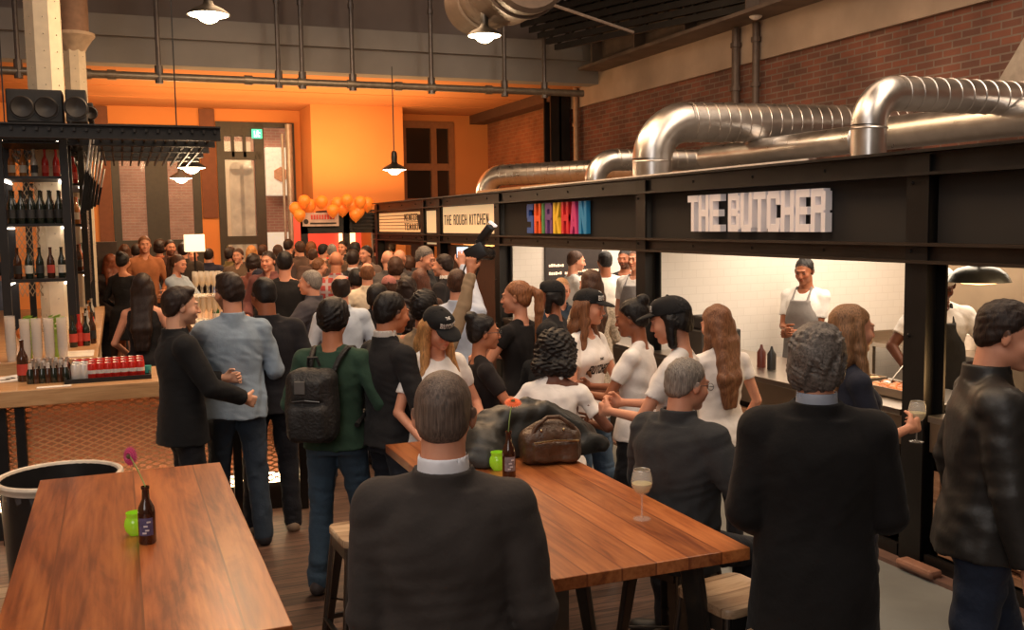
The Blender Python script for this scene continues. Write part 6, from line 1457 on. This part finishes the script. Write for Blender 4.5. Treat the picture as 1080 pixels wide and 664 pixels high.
# --- stall staff
person(605, 268, 1.76, 72, 'person', 'cook in white t-shirt and grey apron facing right before the menu board', world=atX(605, 268, 5.03), q=2, top='tee', tc=(.78, .74, .70), sleeve=.45, hair='short', hc='brown', apron=(.24, .26, .28), skin='fair', L=(-.15, .3, 1.05), R=(.15, .3, 1.05), head=(6, 8, 0), stubble=1)
person(640, 266, 1.76, -22, 'person', 'black haired cook in white t-shirt turned away behind the counter', world=atX(638, 266, 5.25), q=2, top='tee', tc=(.80, .76, .70), sleeve=.45, hair='short', hc='black', skin='brown', L=(-.12, .34, 1.02), R=(.15, .3, 1.05), bc=(.03, .03, .03))
person(659, 265, 1.76, 196, 'person', 'bearded dark haired cook in black shirt facing the camera', world=atX(659, 265, 5.8), q=2, top='tee', tc=(.03, .028, .028), sleeve=.45, hair='short', hc='black', skin='brown', beard=1, head=(0, 2, 0), L=(-.12, .3, 1.02), R=(.15, .3, 1.05))
person(671, 260, 1.80, 210, 'person', 'cook in grey apron half hidden behind the dark post', world=atX(671, 260, 5.3), q=2, top='tee', tc=(.75, .7, .66), sleeve=.45, hair='buzz', hc='brown', skin='fair', apron=(.22, .20, .20))
person(850, 268, 1.75, 205, 'person', 'chef in white t-shirt and grey striped apron standing in the white letter stall', world=atX(850, 268, 5.85), q=1, top='tee', tc=(.80, .76, .72), sleeve=.45, hair='short', hc='black', skin='brown', apron=(.22, .20, .19), L=(-.02, .26, 1.08), R=(.05, .28, 1.10), head=(-6, 14, 0), curl=(.8, .8), bc=(.03, .03, .03))
person(994, 283, 1.74, 168, 'person', 'cook in white t-shirt, black apron and white cap leaning over the trays', world=atX(994, 283, 5.55), q=1, top='tee', tc=(.80, .74, .68), sleeve=.45, hair='buzz', hc='black', skin='dark', cap=dict(c=(.75, .7, .66), visor=False), apron=(.03, .028, .026), lean=10, L=(-.24, .30, .98), R=(.24, .30, .98), LP=(-1, -.6, .1), RP=(1, -.6, .1), head=(0, 14, 0), build=1.08)
# --- middle and far crowd: (px, py, height, facing, D, label, options)
F_ = [
 (359, 290, 1.70, -4, 'bald man with dark fringe in pale blue shirt, back turned', dict(top='shirt', tc=(.52, .58, .66), hair='fringe', hc='dark', skin='fair', q=2)),
 (398, 300, 1.60, 40, 'dark haired woman in black between the bald man and the sweater man', dict(sex='f', top='jacket', tc=(.02, .018, .02), hair='bob', hc='black', skin='tan', q=2)),
 (429, 292, 1.63, 10, 'woman with thick dark hair behind the sweater man', dict(sex='f', top='sweater', tc=(.05, .03, .03), hair='wavy', hc='dark', skin='tan', q=2)),
 (410, 291, 1.58, -5, 'person in dusty pink woollen hat, back turned', dict(sex='f', top='jacket', tc=(.10, .06, .05), hair='bob', hc='brown', cap=dict(c=(.34, .13, .11), visor=False), q=2)),
 (482, 284, 1.73, 8, 'brown haired man in pale blue shirt, back turned, left of the raised camera', dict(top='shirt', tc=(.48, .54, .66), hair='short', hc='brown', q=2, R=(-.02, .36, 1.80), RP=(1, .1, -.5), hdir=(None, (0, .1, 1)), hn=(None, (0, 1, 0)))),
 (444, 259, 1.86, 120, 'tall grey haired man in dark jacket looking down right', dict(top='jacket', tc=(.025, .025, .028), hair='short', hc='salt', head=(0, 18, 0), q=2)),
 (468, 268, 1.78, -70, 'dark haired man in black suit facing left near the phone screen', dict(top='suit', tc=(.015, .013, .015), hair='short', hc='dark', collar=(.7, .66, .62), q=2)),
 (443, 284, 1.64, 6, 'woman with long chestnut hair, back turned, in brown', dict(sex='f', top='jacket', tc=(.06, .03, .02), hair='long', hc=(.13, .05, .03), q=2)),
 (417, 272, 1.74, 8, 'person with curly light brown hair in grey coat, back turned', dict(top='coat', tc=(.06, .05, .05), hair='curly', hc='brown', q=3)),
 (409, 264, 1.80, -10, 'bald man in grey jacket, left of the pair of bald heads', dict(top='jacket', tc=(.08, .07, .065), hair='bald', q=3)),
 (421, 263, 1.82, 20, 'bald man at the right of the pair of bald heads', dict(top='jacket', tc=(.05, .04, .04), hair='bald', q=3)),
 (387, 277, 1.70, 0, 'small bald man in cream shirt, back turned', dict(top='shirt', tc=(.72, .60, .44), hair='fringe', hc='lbrown', q=2)),
 (354, 265, 1.80, 4, 'bald man in red and grey checked shirt, back turned', dict(top='shirt', tmat=None, tc=(.36, .07, .06), hair='bald', skin='tan', build=1.15, q=2, plaid=1)),
 (372, 263, 1.80, 12, 'dark haired man in black jacket with pale collar left of the cream shirt', dict(top='suit', tc=(.02, .018, .02), hair='short', hc='dark', collar=(.6, .6, .62), q=3)),
 (386, 259, 1.80, -140, 'dark haired man in grey jacket facing left in the crowd', dict(top='jacket', tc=(.16, .11, .09), hair='short', hc='dark', q=3)),
 (361, 254, 1.82, -160, 'dark haired man facing the camera below the kiosk', dict(top='jacket', tc=(.03, .03, .03), hair='short', hc='black', q=3)),
 (374, 256, 1.80, 20, 'black haired person in dark clothes under the kiosk opening', dict(top='jacket', tc=(.03, .025, .025), hair='messy', hc='black', q=3)),
 (350, 257, 1.80, 10, 'grey haired person below the kiosk sign, back turned', dict(top='jacket', tc=(.14, .08, .05), hair='buzz', hc='grey', q=3)),
 (341, 257, 1.80, 60, 'dark haired man in white shirt facing right below the kiosk sign', dict(top='shirt', tc=(.62, .46, .32), hair='short', hc='black', q=3)),
 (336, 272, 1.66, 70, 'fair haired youth facing right in front of the red checked shirt', dict(top='sweater', tc=(.25, .15, .12), hair='short', hc='lbrown', q=2)),
 (328, 285, 1.73, -72, 'older grey haired man in grey hooded jacket facing left', dict(top='jacket', tc=(.06, .055, .065), hair='short', hc='grey', L=(-.2, .38, 1.15), R=(.1, .38, 1.18), curl=(.7, .7), q=2)),
 (300, 265, 1.84, 10, 'dark haired man in black sweater, back turned, in the middle of the crowd', dict(top='sweater', tc=(.012, .011, .011), hair='short', hc='black', q=2)),
 (283, 265, 1.80, 205, 'dark haired man facing the camera behind the cropped haired man', dict(top='jacket', tc=(.14, .05, .045), hair='short', hc='dark', q=2)),
 (267, 268, 1.74, 30, 'person in rust red jacket beside the facing man', dict(top='jacket', tc=(.22, .07, .05), hair='bob', hc='dark', sex='f', q=2)),
 (272, 284, 1.66, 10, 'person in dark woollen hat right behind the denim shirt man', dict(top='jacket', tc=(.025, .022, .028), hair='short', hc='black', cap=dict(c=(.02, .02, .035), visor=False), q=2)),
 (304, 252, 1.80, 30, 'dark haired man in grey suit far back by the pale pipe', dict(top='suit', tc=(.06, .05, .045), hair='short', hc='dark', q=3)),
 (316, 254, 1.78, -20, 'brown haired person far back under the balloons', dict(top='jacket', tc=(.12, .07, .05), hair='short', hc='brown', q=3)),
 (328, 255, 1.76, 10, 'fair haired woman in black far back under the kiosk sign', dict(sex='f', top='jacket', tc=(.02, .018, .018), hair='bob', hc='lbrown', q=3)),
 (314, 262, 1.72, 170, 'person in dusty red top facing the camera beside the black sweater man', dict(sex='f', top='sweater', tc=(.30, .13, .11), hair='bob', hc='dark', q=3)),
 (265, 259, 1.76, -15, 'woman with long blonde hair in front of the glazed door', dict(sex='f', top='jacket', tc=(.05, .035, .03), hair='long', hc='blond', q=3)),
 (243, 261, 1.74, 60, 'dark haired woman with olive scarf facing right by the door', dict(sex='f', top='jacket', tc=(.16, .11, .04), hair='bob', hc='dark', q=3)),
 (277, 258, 1.76, 20, 'brown haired person in maroon behind the facing man', dict(top='jacket', tc=(.15, .04, .035), hair='short', hc='brown', q=3)),
 (152, 249, 1.80, 175, 'orange lit man standing before the window, facing the camera', dict(top='shirt', tc=(.42, .15, .06), hair='short', hc='lbrown', q=3)),  # orange light falling on him is put into the shirt colour
 (168, 253, 1.78, 5, 'curly haired person in patterned red top by the window, back turned', dict(sex='f', top='shirt', tc=(.36, .10, .05), hair='curly', hc='dark', q=3)),
 (179, 253, 1.78, 165, 'bearded man with dark scarf below the window', dict(top='jacket', tc=(.10, .05, .04), hair='short', hc='dark', beard=1, q=3)),
 (193, 256, 1.78, 10, 'man in dark green jacket beside the box lampshade, back turned', dict(top='jacket', tc=(.05, .035, .025), hair='short', hc='dark', build=1.1, q=3)),
 (144, 257, 1.72, 30, 'dark haired person left of the orange lit man', dict(top='jacket', tc=(.10, .05, .03), hair='short', hc='dark', q=3)),
 (131, 258, 1.80, -20, 'woman with brown hair far behind the bar at left', dict(sex='f', top='jacket', tc=(.10, .05, .04), hair='wavy', hc='brown', q=3)),
 (149, 270, 1.66, 10, 'person in pale blue shirt behind the two bar women', dict(top='shirt', tc=(.24, .33, .45), hair='short', hc='dark', q=3)),
 (186, 268, 1.76, 130, 'barmaid in light blue top reaching right over the stacked glasses', dict(sex='f', top='sweater', tc=(.34, .40, .46), hair='ponytail', hc='brown', L=(-.05, .42, 1.16), R=(.0, .40, 1.14), q=2, head=(0, 12, 0))),
 (129, 266, 1.80, 30, 'woman in black with dark pinned hair standing behind the bar', dict(sex='f', top='dress', tc=(.012, .011, .012), sleeve=.9, hair='bun', hc='black', skin='tan', q=2, bot=None)),
 (116, 268, 1.78, -10, 'woman with long auburn hair behind the bar at left', dict(sex='f', top='jacket', tc=(.03, .02, .018), hair='long', hc='auburn', q=2)),
 (150, 289, 1.70, 14, 'woman with long dark hair and bare arms at the bar, back turned', dict(sex='f', top='tank', tc=(.014, .012, .012), hair='long', hc='dark', skin='fair', hairlen=.45, q=2)),
 (3, 276, 1.74, 70, 'person in grey shirt cut off at the left edge behind the bar', dict(top='shirt', tc=(.20, .23, .27), hair='short', hc='black', q=2)),
 (220, 262, 1.74, 20, 'person in dark coat beside the blue bottle near the door', dict(top='jacket', tc=(.03, .03, .05), hair='short', hc='dark', q=3)),
 (204, 262, 1.72, 190, 'person in brown below the box lampshade', dict(top='jacket', tc=(.12, .06, .04), hair='short', hc='brown', q=3)),
 (251, 262, 1.76, 200, 'fair man in brown jacket by the door facing the camera', dict(top='jacket', tc=(.13, .08, .05), hair='short', hc='brown', q=3)),
 (293, 258, 1.76, 10, 'person in grey between the facing man and the black sweater man', dict(top='jacket', tc=(.09, .06, .055), hair='short', hc='brown', q=3)),
 (398, 256, 1.78, 12, 'dark haired person before the end of the stall row', dict(top='jacket', tc=(.05, .035, .03), hair='short', hc='dark', q=3)),
 (411, 254, 1.80, -100, 'dark figure silhouetted in the glowing hatch', dict(top='jacket', tc=(.04, .02, .015), hair='curly', hc='dark', q=3)),
 (430, 270, 1.72, -40, 'person in dark scarf beside the tall grey haired man', dict(sex='f', top='jacket', tc=(.03, .025, .025), hair='bob', hc='brown', q=3)),
 (330, 262, 1.74, 5, 'person in brown coat behind the fair haired youth', dict(top='jacket', tc=(.14, .08, .06), hair='short', hc='brown', q=3)),
 (455, 283, 1.62, 20, 'dark haired person in black between chestnut hair and pale blue shirt', dict(sex='f', top='jacket', tc=(.02, .018, .018), hair='bob', hc='dark', q=2)),
 (375, 284, 1.62, -20, 'dark haired woman in black beside the bald man in blue', dict(sex='f', top='jacket', tc=(.02, .018, .018), hair='bob', hc='black', q=2)),
]
plaid = None
m, nt, bb_ = nodes('plaid_shirt'); tc = nt.nodes.new('ShaderNodeTexCoord'); sp = nt.nodes.new('ShaderNodeSeparateXYZ'); lnk(nt, tc.outputs['Object'], sp.inputs[0]); bb_.inputs['Roughness'].default_value = .9
def stripe(o, w, k): return math_node(nt, 'GREATER_THAN', math_node(nt, 'FRACT', math_node(nt, 'DIVIDE', o, w)), k)
mx = nt.nodes.new('ShaderNodeMixRGB'); mx.inputs[1].default_value = (.36, .05, .045, 1); mx.inputs[2].default_value = (.40, .32, .32, 1); lnk(nt, math_node(nt, 'MAXIMUM', stripe(sp.outputs[0], .09, .66), stripe(sp.outputs[2], .09, .66)), mx.inputs[0]); lnk(nt, mx.outputs[0], bb_.inputs['Base Color']); plaid = m
taken = []
for i, (px, py, h, face, lab, o) in enumerate(F_):
    o = dict(o)
    if o.pop('plaid', None): o['tmat'] = plaid
    o.setdefault('L', (-.2, .2, 1.0)); o.setdefault('R', (.2, .2, 1.0)); o.setdefault('skin', 'fair'); o.setdefault('bc', (.02, .022, .03))
    best = None
    for dh in sorted([k*.006 for k in range(-34, 30)], key=abs):
        hh = h+dh
        if not 1.50 <= hh <= 1.95: continue
        P = atz(px, py, hh)
        if P.y > 18.4 or P.y < 6: continue
        if P.x < 1.62 and P.y < 8.2 : continue
        if .35 < P.x < 1.62 and P.y < 13.7: continue
        if P.x < IX+.35 and IY-.3 < P.y < IY+5.8: continue
        if abs(P.x-4.45) < .45 and P.y < 17.6: continue
        md = min(math.hypot(P.x-a, P.y-b_) for a, b_ in PLACED)
        s_ = min(md, .50)-abs(dh)*.10
        if best is None or s_ > best[0]: best = (s_, P, md)
    if best is None: P = atD(px, py, 15.0); print('fallback', px, P)
    else: P = best[1]
    print('crowd %d px%d d%.2f at %.1f %.1f %.2f' % (i, px, best[2] if best else -1, P.x, P.y, P.z))
    w_ = person(px, py, P.z, face, 'person', lab, world=P, **o)
    if px == 482: PHONE_HAND = Vector(w_['hands'][1])
# ------------------------------------------------------------------ things people carry
hr = Vector(camman['hands'][1])
e = empty('camera', hr+Vector((.03, 0, -.01)), camman['rz'], 'black camera with flash held up above the crowd', 'camera')
R45 = Matrix.Rotation(math.radians(-25), 3, 'Y')
MB().box((0, .02, .06), (.145, .07, .105), R=R45, bev=.012).build('camera_body', mat('camera_black', (.014, .014, .015), .4), e, smooth=True)
b = MB(); b.cone((.02, .05, .05), (.05, .15, .045), .036, .038, n=24); b.cone((.05, .15, .045), (.055, .165, .044), .041, n=24); b.build('lens', mat('lens_black', (.012, .012, .014), .25), e, smooth=True)
b = MB(); b.box((.03, .02, .13), (.05, .05, .05), R=R45, bev=.008); b.bar((.03, .02, .14), (.115, .0, .235), .06, .05, bev=.01); b.build('flash', mat('flash_black', (.016, .016, .017), .4), e, smooth=True)
MB().box((.128, -.004, .25), (.055, .045, .012), R=Matrix.Rotation(math.radians(38), 3, 'Y')).build('flash_head', mat('flash_white', (.75, .75, .78), .3, emit=(1, 1, 1), es=.5), e)
b = MB(); b.tube([(-.05, .0, .02), (-.08, -.02, -.06), (-.05, -.04, -.14), (.0, -.03, -.12), (.03, -.02, -.04)], .006, 6); b.build('strap', mat('strap_black', (.015, .015, .015), .8), e)
# wrist strap watch
p = PHONE_HAND+Vector((0, -.01, .03)); e = empty('phone', p, -.45, 'phone with a bright screen held up in the crowd', 'phone')
MB().bb(-.055, .055, 0, .008, -.05, .05, bev=.003).build('phone_case', mat('phone_black', (.02, .02, .02), .3), e)
MB().bb(-.047, .047, -.002, 0, -.043, .043).build('screen', emis('phone_screen', (.55, .70, .85), 1.6), e)
# the arm that holds it belongs to the pale blue shirt man in front of it
p = gl_['hands'][1]; wineglass((p[0]+.03, p[1]+.0, p[2]-.09), 'wine glass held by the long haired woman beside the big post')
# small tumbler by the quiff man
p = atD(208, 420, 6.35); 
b = MB(); b.lathe([(0, 0), (.028, 0), (.036, .10), (.034, .10), (.027, .006), (0, .006)], n=20)
e = empty('tumbler', atz(214, 401, 1.05) if False else (1.0*atD(211, 410, 6.6).x, 7.2, 1.05), 0, 'clear tumbler on the bar between the black suit man and the denim shirt man', 'glass'); b.build('glass_body', gg, e, smooth=True); MB().lathe([(0, .008), (.027, .008), (.032, .06), (0, .06)], n=18).build('drink', wine, e, smooth=True)
# blue bottle beside the glasses
p = atY(226, 290, 10.9); bottle(p.x, 10.9, 1.05, 5, 'blue green bottle standing beyond the stacked flutes', None, 1.0)
p = atD(225, 283, 12.3); MB().lathe([(0, 0), (.03, 0), (.03, .2), (.012, .25), (.012, .3), (0, .3)], (p.x, p.y, 1.05), 14).build('blue_bottle', mat('blue_plastic', (.02, .10, .35), .3), smooth=True, label='bright blue bottle on the bar wing near the door', cat='bottle')
# backpack on the green sweater man
e = empty('backpack', g['loc'], g['rz'], 'black backpack with straps on the back of the green sweater man', 'backpack'); sc_ = g['sc']; UF = g['UF']
F = Field(UF.out((-.04, -.26, 1.14))-.32, UF.out((-.04, -.22, 1.14))+.32, .0085)
F.add(Box((-.06, -.235, 1.16), (.15, .095, .215), .07, fr=UF)); F.add(Box((-.06, -.32, 1.07), (.115, .05, .11), .04, fr=UF, k=.015)); F.add(Box((-.06, -.30, 1.26), (.10, .05, .07), .035, fr=UF, k=.015)); F.warp(.006, 20, 9, 1)
V, Fc = F.mesh(); bpm = mat('backpack_black', (.014, .013, .013), .6, 0, var=.2, scale=12, bump=.4, bscale=60); to_mesh('pack_body', V*sc_, Fc, bpm, e)
for s in (-1, 1):
    pts = [UF.out(q)*sc_ for q in ((s*.07-.03, -.155, 1.33), (s*.085-.01, -.13, 1.42), (s*.10, -.06, 1.468), (s*.115, .03, 1.462), (s*.125, .125, 1.38), (s*.14, .15, 1.22), (s*.17, .08, 1.08), (s*.16, -.10, 1.02))]
    b = MB(); b.tube(pts, .016, 8); b.build('shoulder_strap', bpm, e, smooth=True)
b = MB(); b.tube([UF.out(q)*sc_ for q in ((-.10, -.17, 1.38), (-.09, -.19, 1.43), (-.04, -.19, 1.43), (-.03, -.17, 1.38))], .009, 8); b.build('grab_handle', bpm, e, smooth=True)
b = MB(); c_ = [UF.out(q)*sc_ for q in ((-.14, -.345, 1.20), (-.06, -.362, 1.21), (.02, -.345, 1.20))]; b.tube(c_, .004, 6); b.build('zip', mat('zip_grey', (.12, .12, .12), .4, .6), e)
MB().box(UF.out((-.09, -.352, 1.28))*sc_, (.06, .012, .07), bev=.004).build('patch', mat('patch_grey', (.10, .095, .09), .6), e)
# ------------------------------------------------------------------ light
w = bpy.data.worlds.new('world'); bpy.context.scene.world = w; w.use_nodes = True
w.node_tree.nodes['Background'].inputs[0].default_value = (.75, .80, .9, 1); w.node_tree.nodes['Background'].inputs[1].default_value = .25
def alight(nm, loc, sx, sy, e, c, tgt=None):
    o = area(loc, sx, sy, e, c, nm=nm)
    if tgt is not None: o.rotation_euler = (Vector(tgt)-Vector(loc)).to_track_quat('-Z', 'Y').to_euler()
    return o
alight('roof_window', (-1.5, 2.5, 8.3), 6, 8, 330, (1, .92, .84), (1, 5, 0))
alight('entrance_daylight', (-3.5, -4.0, 4.5), 4, 3, 130, (1, .92, .86), (1, 4, 1))
alight('hall_spots', (1.5, 5.0, 6.5), 2.5, 5, 170, (1, .72, .48), (1.5, 5.0, 0))
alight('hall_spots', (2.6, 10.5, 5.5), 3, 5, 300, (1, .62, .34), (2.6, 10.5, 0))
alight('orange_uplight', (3, 18.5, 2.9), 6, 3.5, 210, (1, .55, .22), (3, 18.7, 6))
alight('room_wash', (2.5, 17.5, 4.3), 7, 2.5, 150, (1, .60, .30), (2.5, 20, 0))
alight('back_wall_wash', (1.5, 19.5, 3.9), 7, .8, 60, (1, .62, .30), (1.5, 22, 2.4))
alight('duct_fill', (5.8, 4.5, 6.5), 2, 6, 200, (1, .78, .58), (6.5, 7, 2.5))  # added area light, no lamp there; brightens the highlights on the ducts
alight('wall_wash', (6.6, 8, 7.2), 1.5, 10, 80, (1, .66, .42), (8.3, 8.5, 3.5))
alight('passage_light', (2.0, 24.5, 5.0), 5, 2.5, 160, (1, .78, .55), (2.0, 25, 0))
sc = bpy.context.scene
sc.view_settings.view_transform = 'Standard'
sc.view_settings.exposure = .12
